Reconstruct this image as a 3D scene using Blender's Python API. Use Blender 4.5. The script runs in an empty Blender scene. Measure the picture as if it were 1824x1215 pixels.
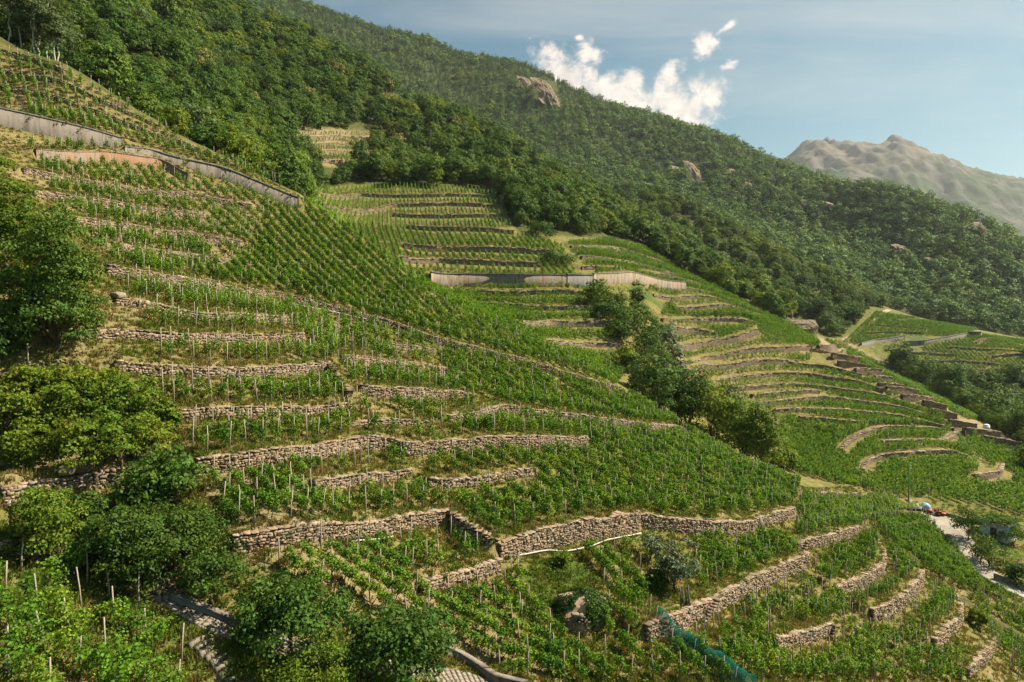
import bpy, bmesh, math, random
import numpy as np
from mathutils import Vector, Matrix

random.seed(7)
RNG = np.random.default_rng(7)
scene = bpy.context.scene
COL = scene.collection
PI = math.pi

# ------------------------------------------------------------------ camera, light, sky
PITCH = math.radians(2.2)
FPX, CU, CV = 1216.0, 912.0, 607.5          # the photograph's focal length and centre in its own pixels
cam_d = bpy.data.cameras.new('camera')
cam_d.sensor_width = 36.0
cam_d.lens = 24.0
cam_d.clip_start = 0.5
cam_d.clip_end = 40000.0
cam = bpy.data.objects.new('camera', cam_d)
COL.objects.link(cam)
cam.rotation_euler = (PI / 2 - PITCH, 0, 0)
scene.camera = cam

SUN_EL = math.radians(45.0)
SUN_AZ = math.radians(78.0)                  # from +Y (into the picture) clockwise towards +X
sun_dir = Vector((math.sin(SUN_AZ) * math.cos(SUN_EL), math.cos(SUN_AZ) * math.cos(SUN_EL), math.sin(SUN_EL)))
sun_d = bpy.data.lights.new('sun', 'SUN')
sun_d.energy = 5.0
sun_d.angle = math.radians(0.53)
sun_d.color = (1.0, 0.88, 0.69)
sun = bpy.data.objects.new('sun', sun_d)
COL.objects.link(sun)
sun.rotation_euler = sun_dir.to_track_quat('Z', 'Y').to_euler()

scene.view_settings.view_transform = 'Standard'
scene.view_settings.look = 'None'
scene.view_settings.exposure = 1.3
scene.view_settings.gamma = 1.0
scene.view_settings.use_curve_mapping = False
cy = scene.cycles
cy.max_bounces = 5
cy.diffuse_bounces = 2
cy.glossy_bounces = 1
cy.transmission_bounces = 3
cy.transparent_max_bounces = 8
cy.volume_bounces = 0
cy.caustics_reflective = False
cy.caustics_refractive = False


class N:
    """A small wrapper round a node tree."""
    def __init__(self, tree):
        self.t = tree
        tree.nodes.clear()

    def new(self, kind, **kw):
        n = self.t.nodes.new(kind)
        for k, v in kw.items():
            setattr(n, k, v)
        return n

    def link(self, a, b):
        self.t.links.new(a, b)

    def val(self, sock, v):
        if hasattr(v, 'is_output'):
            self.link(v, sock)
        else:
            sock.default_value = v

    def math(self, op, a, b=0.0, clamp=False):
        n = self.new('ShaderNodeMath', operation=op)
        n.use_clamp = clamp
        self.val(n.inputs[0], a)
        self.val(n.inputs[1], b)
        return n.outputs[0]

    def mix(self, f, a, b, mode='MIX'):
        n = self.new('ShaderNodeMix', data_type='RGBA', blend_type=mode)
        self.val(n.inputs[0], f)
        self.val(n.inputs[6], a)
        self.val(n.inputs[7], b)
        return n.outputs[2]

    def noise(self, vec, scale, detail=4.0, rough=0.55, dist=0.0):
        n = self.new('ShaderNodeTexNoise')
        if vec is not None:
            self.link(vec, n.inputs['Vector'])
        n.inputs['Scale'].default_value = scale
        n.inputs['Detail'].default_value = detail
        n.inputs['Roughness'].default_value = rough
        n.inputs['Distortion'].default_value = dist
        return n.outputs[0]

    def ramp(self, f, stops, interp='LINEAR'):
        n = self.new('ShaderNodeValToRGB')
        n.color_ramp.interpolation = interp
        e = n.color_ramp.elements
        while len(e) < len(stops):
            e.new(0.5)
        for el, (p, c) in zip(e, stops):
            el.position = p
            el.color = c if len(c) == 4 else (*c, 1.0)
        self.link(f, n.inputs[0])
        return n.outputs[0]

    def mapr(self, f, a, b, c=0.0, d=1.0):
        n = self.new('ShaderNodeMapRange')
        n.clamp = True
        n.interpolation_type = 'SMOOTHSTEP'
        self.val(n.inputs[0], f)
        for i, v in enumerate((a, b, c, d)):
            n.inputs[i + 1].default_value = v
        return n.outputs[0]


def make_world():
    w = bpy.data.worlds.new('World')
    scene.world = w
    w.use_nodes = True
    g = N(w.node_tree)
    out = g.new('ShaderNodeOutputWorld')
    sky = g.new('ShaderNodeTexSky', sky_type='NISHITA')
    sky.sun_disc = False
    sky.sun_elevation = SUN_EL
    sky.sun_rotation = SUN_AZ
    sky.altitude = 600
    sky.air_density = 1.0
    sky.dust_density = 1.1
    sky.ozone_density = 1.6
    tc = g.new('ShaderNodeTexCoord')
    d = tc.outputs['Generated']
    sep = g.new('ShaderNodeSeparateXYZ')
    g.link(d, sep.inputs[0])
    # gnomonic sky coordinates: where a ray meets the far air, clouds lie at about the height of the ridges
    ysafe = g.math('MAXIMUM', sep.outputs[1], 0.08)
    gx = g.math('DIVIDE', sep.outputs[0], ysafe)
    gz = g.math('DIVIDE', sep.outputs[2], ysafe)
    cmb = g.new('ShaderNodeCombineXYZ')
    g.link(gx, cmb.inputs[0])
    g.link(gz, cmb.inputs[1])
    p = cmb.outputs[0]
    n1 = g.noise(p, 15.0, 10.0, 0.66, 0.5)
    n2 = g.noise(p, 42.0, 7.0, 0.62, 0.3)

    def blob(u, v, ru, rv, rot=0.0):
        cx, cz = (u - CU) / FPX, (561 - v) / FPX
        ax = g.math('SUBTRACT', gx, cx)
        az = g.math('SUBTRACT', gz, cz)
        c, s = math.cos(rot), math.sin(rot)
        a = g.math('ADD', g.math('MULTIPLY', ax, c), g.math('MULTIPLY', az, s))
        b = g.math('SUBTRACT', g.math('MULTIPLY', az, c), g.math('MULTIPLY', ax, s))
        a = g.math('DIVIDE', a, 0.9 * ru / FPX)
        b = g.math('DIVIDE', b, 0.9 * rv / FPX)
        r2 = g.math('ADD', g.math('MULTIPLY', a, a), g.math('MULTIPLY', b, b))
        return g.math('SUBTRACT', 1.0, g.math('SQRT', r2))
    m = None
    for args in ((1010, 150, 120, 70, -0.45), (1100, 180, 110, 60, -0.45), (1046, 98, 44, 40, 0.6), (1120, 150, 50, 34, 0.3),
                 (1215, 200, 110, 70, 0.1), (1262, 178, 60, 60, 0.2), (1185, 140, 50, 34, 0.9),
                 (1250, 84, 38, 30, 0.7), (1284, 60, 44, 10, 0.6), (1030, 76, 16, 10, 0.0), (1290, 126, 22, 12, 0.3),
                 (1800, 2, 90, 16, -0.1), (880, 170, 90, 50, -0.4), (-900, 100, 300, 90, 0.1), (3100, 260, 400, 80, -0.1)):
        b = blob(*args)
        m = b if m is None else g.math('MAXIMUM', m, b)
    nn = g.math('ADD', g.math('MULTIPLY', n1, 1.25), g.math('MULTIPLY', n2, 0.55))
    dens = g.math('ADD', g.math('MULTIPLY', g.math('MAXIMUM', m, -0.4), 1.0), g.math('MULTIPLY', g.math('SUBTRACT', nn, 0.9), 2.1))
    cumulus = g.math('MULTIPLY', g.mapr(dens, 0.1, 0.8), 0.96)
    # thin high streaks, all over the sky
    rotm = g.new('ShaderNodeMapping')
    g.link(p, rotm.inputs[0])
    rotm.inputs['Rotation'].default_value = (0, 0, math.radians(-20))
    rotm.inputs['Scale'].default_value = (0.55, 3.4, 1)
    c1 = g.noise(rotm.outputs[0], 2.3, 7.0, 0.55, 0.6)
    cir = g.mapr(c1, 0.42, 0.78, 0.0, 0.5)
    # air towards the sun's side and the horizon is paler (thin veil of high cloud)
    veil = g.mapr(g.math('ADD', gx, g.math('MULTIPLY', gz, -0.35)), -0.2, 0.9, 0.0, 0.5)
    skyc = g.mix(1.0, sky.outputs[0], (0.37, 0.76, 0.71, 1), 'MULTIPLY')
    veil = g.math('MAXIMUM', veil, 0.0)
    haze_c = (4.4, 4.9, 4.7, 1)
    col = g.mix(g.math('MULTIPLY', veil, 0.42), skyc, haze_c)
    col = g.mix(cir, col, (5.6, 5.6, 5.3, 1))
    shade = g.mapr(n2, 0.3, 0.7, 0.0, 1.0)
    cl = g.mix(shade, (6.6, 6.0, 5.5, 1), (9.6, 8.4, 7.3, 1))
    col = g.mix(cumulus, col, cl)
    bg = g.new('ShaderNodeBackground')
    g.link(col, bg.inputs[0])
    bg.inputs[1].default_value = 0.05
    g.link(bg.outputs[0], out.inputs[0])


make_world()


# ------------------------------------------------------------------ measuring the place
def P(u, v, d):
    """The point d metres ahead of the camera that the photograph shows at (u, v)."""
    x = (np.asarray(u, float) - CU) / FPX
    z = (CV - np.asarray(v, float)) / FPX
    c, s = math.cos(PITCH), math.sin(PITCH)
    y2 = c + z * s
    z2 = -s + z * c
    d = np.asarray(d, float)
    return np.stack([x / y2 * d, np.ones_like(x) * d, z2 / y2 * d], -1)


def project(p):
    p = np.asarray(p, float)
    c, s = math.cos(PITCH), math.sin(PITCH)
    yc = p[..., 1] * c - p[..., 2] * s
    zc = p[..., 1] * s + p[..., 2] * c
    yc = np.where(np.abs(yc) < 1e-3, 1e-3, yc)
    return CU + FPX * p[..., 0] / yc, CV - FPX * zc / yc, yc


class TPS:
    def __init__(self, pts, lam=1e-4):
        pts = np.asarray(pts, float)
        self.xy = pts[:, :2] / 100.0
        n = len(pts)
        K = self.k(self.xy[:, None] - self.xy[None])
        K += np.eye(n) * lam
        Q = np.c_[np.ones(n), self.xy]
        A = np.zeros((n + 3, n + 3))
        A[:n, :n] = K
        A[:n, n:] = Q
        A[n:, :n] = Q.T
        self.w = np.linalg.solve(A, np.r_[pts[:, 2], 0, 0, 0])

    @staticmethod
    def k(d):
        r2 = (d ** 2).sum(-1)
        return 0.5 * r2 * np.log(r2 + 1e-12)

    def __call__(self, x, y):
        q = np.stack([np.ravel(x), np.ravel(y)], -1) / 100.0
        out = np.empty(len(q))
        n = len(self.xy)
        for i in range(0, len(q), 40000):
            s = q[i:i + 40000]
            out[i:i + 40000] = self.k(s[:, None] - self.xy[None]) @ self.w[:n] + self.w[n] + s @ self.w[n + 1:]
        return out.reshape(np.shape(x))


def U(rows):
    a = np.array(rows, float)
    return P(a[:, 0], a[:, 1], a[:, 2])


# near spur with the terraces: (u, v, metres ahead)
S1_PTS = U([(200, 1150, 39), (0, 1150, 35), (0, 960, 44), (250, 1030, 45), (430, 1110, 44), (640, 1190, 45), (850, 1215, 49), (20, 130, 138), (0, 300, 105), (300, 300, 138), (530, 345, 152),
            (760, 520, 136), (1090, 680, 140), (900, 590, 138), (1210, 760, 134), (1330, 830, 128), (250, 640, 64), (120, 620, 60),
            (400, 500, 105), (640, 560, 115), (100, 840, 52), (350, 830, 56), (640, 780, 72), (800, 700, 98), (620, 640, 90),
            (900, 780, 86), (640, 930, 58), (480, 960, 50), (890, 960, 66), (1140, 930, 80), (1280, 930, 88), (1000, 1120, 58),
            (1200, 1100, 64), (1400, 900, 104), (1420, 870, 116), (1040, 780, 100), (1530, 945, 108), (1640, 1025, 100), (1640, 1180, 78),
            (1440, 1100, 76), (1824, 1100, 104), (1824, 1215, 84), (1640, 905, 146), (1780, 945, 134), (1824, 1000, 122), (1540, 880, 136),
            (1740, 1000, 122), (1820, 1060, 110), (1250, 1215, 56), (1450, 1215, 64),
            (1710, 1080, 99),
            (-150, 20, 150), (0, 76, 141), (110, 120, 142), (220, 186, 144), (330, 252, 146), (430, 298, 149), (650, 430, 146)])
# the hill behind it: bowl, second spur, forest slope, third vineyard
B_PTS = U([(600, 345, 290), (740, 332, 310), (880, 345, 315), (640, 390, 265), (760, 410, 268), (900, 414, 272), (1000, 430, 280), (1080, 430, 305), (1180, 480, 300),
           (1300, 535, 298), (720, 457, 232), (840, 470, 238), (960, 475, 242), (1110, 490, 252), (783, 520, 215), (1042, 530, 222), (930, 570, 195), (1090, 580, 205),
           (1000, 610, 180), (1080, 645, 188), (1200, 545, 255), (1300, 560, 262), (1345, 585, 258), (1440, 592, 312), (1250, 640, 228), (1400, 640, 250),
           (1540, 650, 270), (1280, 690, 212), (1450, 710, 222), (1600, 690, 250), (1700, 740, 230), (1400, 740, 200), (1500, 780, 188), (1560, 760, 200), (1650, 770, 205),
           (1560, 840, 164), (1700, 810, 182), (1760, 850, 172), (1810, 790, 210), (1824, 900, 158), (1430, 830, 165), (1340, 760, 190), (1180, 670, 190),
           (1490, 640, 300), (1620, 690, 268), (1730, 750, 240), (1900, 860, 190),
           # forest slope above the bowl
           (200, 180, 210), (400, 300, 215), (530, 350, 200), (590, 270, 350), (450, 240, 300), (300, 100, 280), (100, 30, 240), (0, -40, 260), (-300, -120, 330), (500, 150, 400), (700, 260, 400), (820, 310, 380),
           (540, 70, 520), (400, 20, 500), (200, -80, 480), (700, 165, 500), (850, 232, 460), (960, 300, 440), (1080, 385, 420), (1200, 440, 410), (1320, 525, 390), (1420, 582, 370),
           # beyond that ridge
           (540, 130, 640), (700, 230, 600), (850, 300, 560), (960, 370, 530), (1080, 440, 500), (1200, 500, 480), (1330, 560, 445),
           # wooded ridge in the middle distance
           (1180, 362, 620), (1300, 415, 600), (1400, 465, 590), (1500, 508, 580), (1580, 548, 570), (1320, 520, 500), (1440, 560, 480),
           (1300, 460, 720), (1450, 520, 700), (1600, 570, 680),
           # third vineyard
           (1560, 556, 500), (1640, 590, 450), (1735, 606, 430), (1824, 625, 415), (1600, 670, 385), (1700, 670, 385), (1824, 700, 360), (1500, 610, 420),
           (1640, 568, 520), (1824, 612, 500), (1824, 600, 620), (1720, 720, 330), (1800, 740, 330), (2000, 720, 420), (2100, 900, 250)])

tps1 = TPS(S1_PTS)
tpsB = TPS(B_PTS)
# the edge where the near spur falls off into the gully behind it
CREST = U([(-500, -60, 190), (-150, 20, 150), (0, 76, 141), (110, 120, 142), (330, 252, 146), (530, 345, 152), (650, 430, 146), (760, 520, 136), (900, 590, 138), (1090, 680, 140),
           (1210, 760, 134), (1330, 830, 130), (1420, 862, 122), (1530, 868, 142), (1640, 892, 149), (1730, 905, 152), (1900, 930, 150), (2300, 930, 170)])[:, :2]


def seg_nearest(x, y, poly):
    """Nearest point on a polyline: distance, signed side (+ left of travel), arc position, overshoot past the ends."""
    x = np.ravel(x)
    y = np.ravel(y)
    best = np.full(len(x), 1e18)
    side = np.zeros(len(x))
    arc = np.zeros(len(x))
    over = np.zeros(len(x))
    acc = 0.0
    n = len(poly) - 1
    for i in range(n):
        ax, ay = poly[i]
        dx, dy = poly[i + 1] - poly[i]
        L = math.hypot(dx, dy)
        if L < 1e-6:
            continue
        t0 = ((x - ax) * dx + (y - ay) * dy) / (L * L)
        t = np.clip(t0, 0, 1)
        ex = x - ax - t * dx
        ey = y - ay - t * dy
        d2 = ex * ex + ey * ey
        m = d2 < best
        best[m] = d2[m]
        cr = dx * (y - ay) - dy * (x - ax)
        side[m] = np.sign(cr[m])
        arc[m] = acc + t[m] * L
        ov = np.zeros(len(x))
        if i == 0:
            ov = np.maximum(ov, -t0 * L)
        if i == n - 1:
            ov = np.maximum(ov, (t0 - 1) * L)
        over[m] = ov[m]
        acc += L
    return np.sqrt(best), side, arc, over


def s1_height(x, y):
    z = tps1(x, y)
    sh = np.shape(x)
    d, side, _, _ = seg_nearest(x, y, CREST)
    beyond = np.where(side > 0, d, 0).reshape(sh)
    z = z - 0.85 * np.maximum(0, beyond - 1.0) - 0.006 * np.clip(beyond, 0, 60) ** 2 - 0.12 * beyond
    # far to either side the ground runs out evenly instead of following the spline
    return z


GX0, GX1, GY0, GY1, GS = -460.0, 560.0, 8.0, 760.0, 1.0
_gx = np.arange(GX0, GX1 + 0.5, GS)
_gy = np.arange(GY0, GY1 + 0.5, GS)
_cx = np.arange(GX0, GX1 + 4, 4.0)
_cy = np.arange(GY0, GY1 + 4, 4.0)


def bil(xs, ys, x0, y0, s, Z):
    fx = np.clip((xs - x0) / s, 0, Z.shape[1] - 1.001)
    fy = np.clip((ys - y0) / s, 0, Z.shape[0] - 1.001)
    ix = fx.astype(int)
    iy = fy.astype(int)
    fx = fx - ix
    fy = fy - iy
    return (Z[iy, ix] * (1 - fx) + Z[iy, ix + 1] * fx) * (1 - fy) + (Z[iy + 1, ix] * (1 - fx) + Z[iy + 1, ix + 1] * fx) * fy


_X, _Y = np.meshgrid(_cx, _cy)
_BZ = tpsB(_X, _Y)
_X, _Y = np.meshgrid(_gx, _gy)
_ZB = bil(_X, _Y, GX0, GY0, 4.0, _BZ)
_m = (_Y < 215) & (_X > -260) & (_X < 330)
_Z1 = np.full(_X.shape, -1e3)
_Z1[_m] = s1_height(_X[_m], _Y[_m])
# where the near spur stands, the hill behind runs on underneath it
_d, _side, _, _ = seg_nearest(_X[_m], _Y[_m], CREST)
_inside = np.zeros(_X.shape)
_inside[_m] = np.where(_side < 0, _d, 0)
_ZB2 = _ZB.copy()
_ZB2 = np.where(_m, _ZB - 0.6 * _inside, _ZB)
_k = 1.2
_hh = np.clip(0.5 + 0.5 * (_Z1 - _ZB2) / _k / 2, 0, 1)
BASE = np.maximum(_ZB2 * (1 - _hh) + _Z1 * _hh + _k * _hh * (1 - _hh), -78.0)


def base(x, y):
    return bil(np.asarray(x, float), np.asarray(y, float), GX0, GY0, GS, BASE)


def grad(x, y, e=2.0):
    return (base(x + e, y) - base(x - e, y)) / (2 * e), (base(x, y + e) - base(x, y - e)) / (2 * e)


_T = np.exp(np.linspace(math.log(16.0), math.log(750.0), 1800))


def hit(u, v, lift=0.0, fn=None):
    """First meeting of the photograph's ray through (u, v) with the ground raised by lift."""
    fn = fn or base
    out = []
    for a, b in np.broadcast(u, v):
        q = P(a, b, 1.0)
        pts = q[None] * _T[:, None]
        below = pts[:, 2] < fn(pts[:, 0], pts[:, 1]) + lift
        i = int(np.argmax(below))
        if not below.any():
            i = len(_T) - 1
        if i == 0:
            out.append(pts[0])
            continue
        a0, a1 = _T[i - 1], _T[i]
        for _ in range(12):
            am = 0.5 * (a0 + a1)
            pm = q * am
            if pm[2] < fn(pm[0], pm[1]) + lift:
                a1 = am
            else:
                a0 = am
        out.append(q * a1)
    return np.array(out)


# ------------------------------------------------------------------ ways cut level into the slope
LANE = [(285, 1058), (330, 1080), (375, 1103), (425, 1124), (480, 1143), (560, 1164), (640, 1180), (720, 1194), (800, 1206), (880, 1222)]
LANE_W = [1.6, 1.9, 2.2, 2.4, 2.4, 2.4, 2.4, 2.4, 2.4, 2.4]
ROAD = [(1640, 914), (1664, 922), (1690, 938), (1704, 958), (1722, 984), (1748, 1012), (1778, 1036), (1812, 1054), (1850, 1070)]
ROAD_W = [8.0, 9.0, 7.0, 5.0, 3.8, 3.4, 3.4, 3.6, 4.0]
TRACK = [(-60, 862), (0, 854), (60, 848), (120, 834), (180, 822), (240, 812)]
TRACK_W = [1.8, 1.8, 1.7, 1.5, 1.2, 0.9]
HAZE = 3.8e-5


def carve(pts, widths, blend):
    a = np.array(pts, float)
    q = hit(a[:, 0], a[:, 1])
    s = np.r_[0, np.cumsum(np.hypot(*(q[1:, :2] - q[:-1, :2]).T))]
    x0, x1 = q[:, 0].min() - 14, q[:, 0].max() + 14
    y0, y1 = q[:, 1].min() - 14, q[:, 1].max() + 14
    m = (_X > x0) & (_X < x1) & (_Y > y0) & (_Y < y1)
    d, _, arc, over = seg_nearest(_X[m], _Y[m], q[:, :2])
    zc = np.interp(arc, s, q[:, 2])
    wd = np.interp(arc, s, widths) / 2 + 0.5
    f = np.clip((d - wd) / blend, 0, 1)
    f = f * f * (3 - 2 * f)
    BASE[m] = zc * (1 - f) + BASE[m] * f


for _p, _w, _b in ((LANE, LANE_W, 2.5), (ROAD, ROAD_W, 4.0), (TRACK, TRACK_W, 2.0)):
    carve(_p, _w, _b)


# ------------------------------------------------------------------ mesh helpers
def mesh_np(name, V, F, mats, mat_idx=None, col=None, smooth=False, F3=None):
    """A mesh from numpy arrays: F quads (n x 4), F3 triangles (n x 3); col is one colour per face, stored on its corners."""
    V = np.asarray(V, np.float32)
    F = np.zeros((0, 4), np.int32) if F is None else np.asarray(F, np.int32).reshape(-1, 4)
    F3 = np.zeros((0, 3), np.int32) if F3 is None else np.asarray(F3, np.int32).reshape(-1, 3)
    me = bpy.data.meshes.new(name)
    me.vertices.add(len(V))
    me.vertices.foreach_set('co', V.ravel())
    nq, nt = len(F), len(F3)
    loops = np.r_[F.ravel(), F3.ravel()].astype(np.int32)
    starts = np.r_[np.arange(nq) * 4, nq * 4 + np.arange(nt) * 3].astype(np.int32)
    me.loops.add(len(loops))
    me.loops.foreach_set('vertex_index', loops)
    me.polygons.add(nq + nt)
    me.polygons.foreach_set('loop_start', starts)
    if mat_idx is not None:
        me.polygons.foreach_set('material_index', np.asarray(mat_idx, np.int32))
    if smooth:
        me.polygons.foreach_set('use_smooth', np.ones(nq + nt, bool))
    if col is not None:
        col = np.asarray(col, np.float32)
        a = me.color_attributes.new('tint', 'FLOAT_COLOR', 'CORNER')
        cc = np.ones((nq + nt, 4), np.float32)
        cc[:, :3] = col
        per = np.r_[np.full(nq, 4), np.full(nt, 3)]
        a.data.foreach_set('color', np.repeat(cc, per, axis=0).ravel())
    for m in (mats if isinstance(mats, (list, tuple)) else [mats]):
        me.materials.append(m)
    me.update(calc_edges=True)
    me.validate()
    return me


def obj(name, me, parent=None, **props):
    o = bpy.data.objects.new(name, me)
    COL.objects.link(o)
    if parent is not None:
        o.parent = parent
    for k, v in props.items():
        o[k] = v
    return o


def thing(name, label, cat, loc=(0, 0, 0), rz=0.0, group=None, me=None):
    o = bpy.data.objects.new(name, me)
    COL.objects.link(o)
    o.location = loc
    o.rotation_euler = (0, 0, rz)
    o['label'] = label
    o['category'] = cat
    if 'wall' in name:
        o['kind'] = 'thing'
    if group:
        o['group'] = group
    return o


class MB:
    """Collects simple shapes into one mesh."""
    def __init__(self):
        self.v, self.f, self.t, self.c = [], [], [], []
        self.tc = []
        self.n = 0

    def add(self, V, F, c=(1, 1, 1)):
        for f in F:
            f = [int(i) + self.n for i in f]
            if len(f) == 4:
                self.f.append(f)
                self.c.append(c)
            else:
                for k in range(1, len(f) - 1):
                    self.t.append([f[0], f[k], f[k + 1]])
                    self.tc.append(c)
        self.v += [list(map(float, p)) for p in V]
        self.n = len(self.v)

    def box(self, lo, hi, M=None, c=(1, 1, 1), bev=0.0):
        (a, b, d), (e, f, g) = lo, hi
        V = [(a, b, d), (e, b, d), (e, f, d), (a, f, d), (a, b, g), (e, b, g), (e, f, g), (a, f, g)]
        if bev:
            V[4:] = [(a + bev, b + bev, g), (e - bev, b + bev, g), (e - bev, f - bev, g), (a + bev, f - bev, g)]
        if M is not None:
            V = [M @ Vector(p) for p in V]
        self.add(V, [(0, 3, 2, 1), (4, 5, 6, 7), (0, 1, 5, 4), (1, 2, 6, 5), (2, 3, 7, 6), (3, 0, 4, 7)], c)

    def tube(self, pts, rads, n=6, c=(1, 1, 1), cap=True):
        pts = [Vector(p) for p in pts]
        rings = []
        for i, p in enumerate(pts):
            t = (pts[min(i + 1, len(pts) - 1)] - pts[max(i - 1, 0)]).normalized()
            a = t.cross(Vector((0.31, 0.95, 0.05)))
            if a.length < 0.1:
                a = t.cross(Vector((1, 0, 0)))
            a.normalize()
            b = t.cross(a)
            r = rads[i] if hasattr(rads, '__len__') else rads
            rings.append([p + (a * math.cos(2 * PI * k / n) + b * math.sin(2 * PI * k / n)) * r for k in range(n)])
        V = [q for r in rings for q in r]
        F = []
        for i in range(len(pts) - 1):
            for k in range(n):
                F.append((i * n + k, i * n + (k + 1) % n, (i + 1) * n + (k + 1) % n, (i + 1) * n + k))
        if cap:
            F.append(tuple(range(n - 1, -1, -1)))
            F.append(tuple((len(pts) - 1) * n + k for k in range(n)))
        self.add(V, F, c)

    def mesh(self, name, mats, smooth=False):
        c = self.c + self.tc
        return mesh_np(name, self.v, self.f, mats, col=c, F3=self.t, smooth=smooth)


# ------------------------------------------------------------------ materials
def mat(name):
    m = bpy.data.materials.new(name)
    m.use_nodes = True
    g = N(m.node_tree)
    out = g.new('ShaderNodeOutputMaterial')
    return m, g, out


def principled(g, out, col, rough=0.9, spec=0.2, bump=None, bs=0.3, bd=0.05):
    b = g.new('ShaderNodeBsdfPrincipled')
    g.val(b.inputs['Base Color'], col)
    b.inputs['Roughness'].default_value = rough
    b.inputs['Specular IOR Level'].default_value = spec
    if bump is not None:
        bn = g.new('ShaderNodeBump')
        bn.inputs['Strength'].default_value = bs
        bn.inputs['Distance'].default_value = bd
        g.link(bump, bn.inputs['Height'])
        g.link(bn.outputs[0], b.inputs['Normal'])
    g.link(b.outputs[0], out.inputs[0])
    return b


def attr(g, name='tint'):
    a = g.new('ShaderNodeAttribute')
    a.attribute_name = name
    return a


def world_pos(g):
    return g.new('ShaderNodeNewGeometry').outputs['Position']


def leaf_material(name, stops, trans=0.3, rough=0.62, spec=0.1, yellow=(1.25, 1.15, 0.55), patch=0.0):
    """Leaves: one hue per plant from its own random number, lightness per leaf, light shining through."""
    m, g, out = mat(name)
    rnd = g.new('ShaderNodeObjectInfo').outputs['Random']
    if patch:
        pn = g.noise(world_pos(g), 0.012, 3.0, 0.5)
        rnd = g.math('ADD', g.math('MULTIPLY', rnd, 1 - patch), g.math('MULTIPLY', g.mapr(pn, 0.3, 0.7), patch))
    c = g.ramp(rnd, stops)
    c = g.mix(1.0, c, attr(g).outputs['Color'], 'MULTIPLY')
    b = g.new('ShaderNodeBsdfPrincipled')
    g.link(c, b.inputs['Base Color'])
    b.inputs['Roughness'].default_value = rough
    b.inputs['Specular IOR Level'].default_value = spec
    tr = g.new('ShaderNodeBsdfTranslucent')
    g.link(g.mix(1.0, c, (*yellow, 1), 'MULTIPLY'), tr.inputs[0])
    ms = g.new('ShaderNodeMixShader')
    ms.inputs[0].default_value = trans
    g.link(b.outputs[0], ms.inputs[1])
    g.link(tr.outputs[0], ms.inputs[2])
    g.link(ms.outputs[0], out.inputs[0])
    return m


M = {}
M['vine'] = leaf_material('vine_leaves', [(0, (0.073, 0.167, 0.014)), (0.5, (0.112, 0.224, 0.018)), (0.85, (0.155, 0.269, 0.022)), (1, (0.205, 0.291, 0.027))], 0.36)
M['broad'] = leaf_material('broad_leaves', [(0, (0.041, 0.089, 0.017)), (0.4, (0.064, 0.124, 0.020)), (0.75, (0.097, 0.161, 0.024)), (1, (0.155, 0.192, 0.029))], 0.29, patch=0.35)
M['far'] = leaf_material('far_leaves', [(0, (0.060, 0.120, 0.036)), (0.45, (0.085, 0.162, 0.040)), (0.8, (0.134, 0.218, 0.048)), (1, (0.213, 0.259, 0.064))], 0.22, patch=0.35)
M['conifer'] = leaf_material('needles', [(0, (0.034, 0.076, 0.032)), (0.6, (0.050, 0.105, 0.038)), (1, (0.073, 0.135, 0.043))], 0.12)
M['blossom'] = leaf_material('cream_blossom', [(0, (0.17, 0.18, 0.055)), (1, (0.25, 0.235, 0.085))], 0.25)
M['fig'] = leaf_material('fig_leaves', [(0, (0.053, 0.110, 0.019)), (1, (0.068, 0.133, 0.019))], 0.3)
M['cherry'] = leaf_material('cherry_leaves', [(0, (0.048, 0.097, 0.015)), (1, (0.081, 0.133, 0.019))], 0.3)
M['bramble'] = leaf_material('bush_leaves', [(0, (0.1, 0.165, 0.016)), (1, (0.17, 0.22, 0.022))], 0.34)
M['olive'] = leaf_material('olive_leaves', [(0, (0.13, 0.17, 0.095)), (1, (0.16, 0.195, 0.11))], 0.2)
M['birch'] = leaf_material('birch_leaves', [(0, (0.075, 0.125, 0.045)), (1, (0.11, 0.15, 0.055))], 0.3)
M['bright'] = leaf_material('pergola_leaves', [(0, (0.11, 0.22, 0.025)), (1, (0.16, 0.27, 0.03))], 0.36)
M['grass'] = leaf_material('grass_blades', [(0, (0.075, 0.135, 0.022)), (0.45, (0.12, 0.165, 0.03)), (0.75, (0.24, 0.2, 0.06)), (1, (0.36, 0.27, 0.11))], 0.25, 0.7, 0.15)


def bark(name, a, b, sc=6.0):
    m, g, out = mat(name)
    n = g.noise(world_pos(g), sc, 5.0, 0.6)
    rnd = g.new('ShaderNodeObjectInfo').outputs['Random']
    c = g.ramp(n, [(0.3, a), (0.7, b)])
    c = g.mix(g.math('MULTIPLY', rnd, 0.5), c, tuple(0.6 * k for k in b) + (1,))
    principled(g, out, c, 0.9, 0.15, n, 0.5, 0.02)
    return m


M['bark'] = bark('bark', (0.06, 0.045, 0.032), (0.15, 0.12, 0.09))
M['birch_bark'] = bark('birch_bark', (0.34, 0.31, 0.25), (0.6, 0.57, 0.5))
M['post'] = bark('weathered_wood', (0.2, 0.165, 0.125), (0.42, 0.36, 0.29), 9.0)
M['dark_wood'] = bark('old_dark_wood', (0.05, 0.042, 0.035), (0.14, 0.12, 0.1), 9.0)


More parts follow.
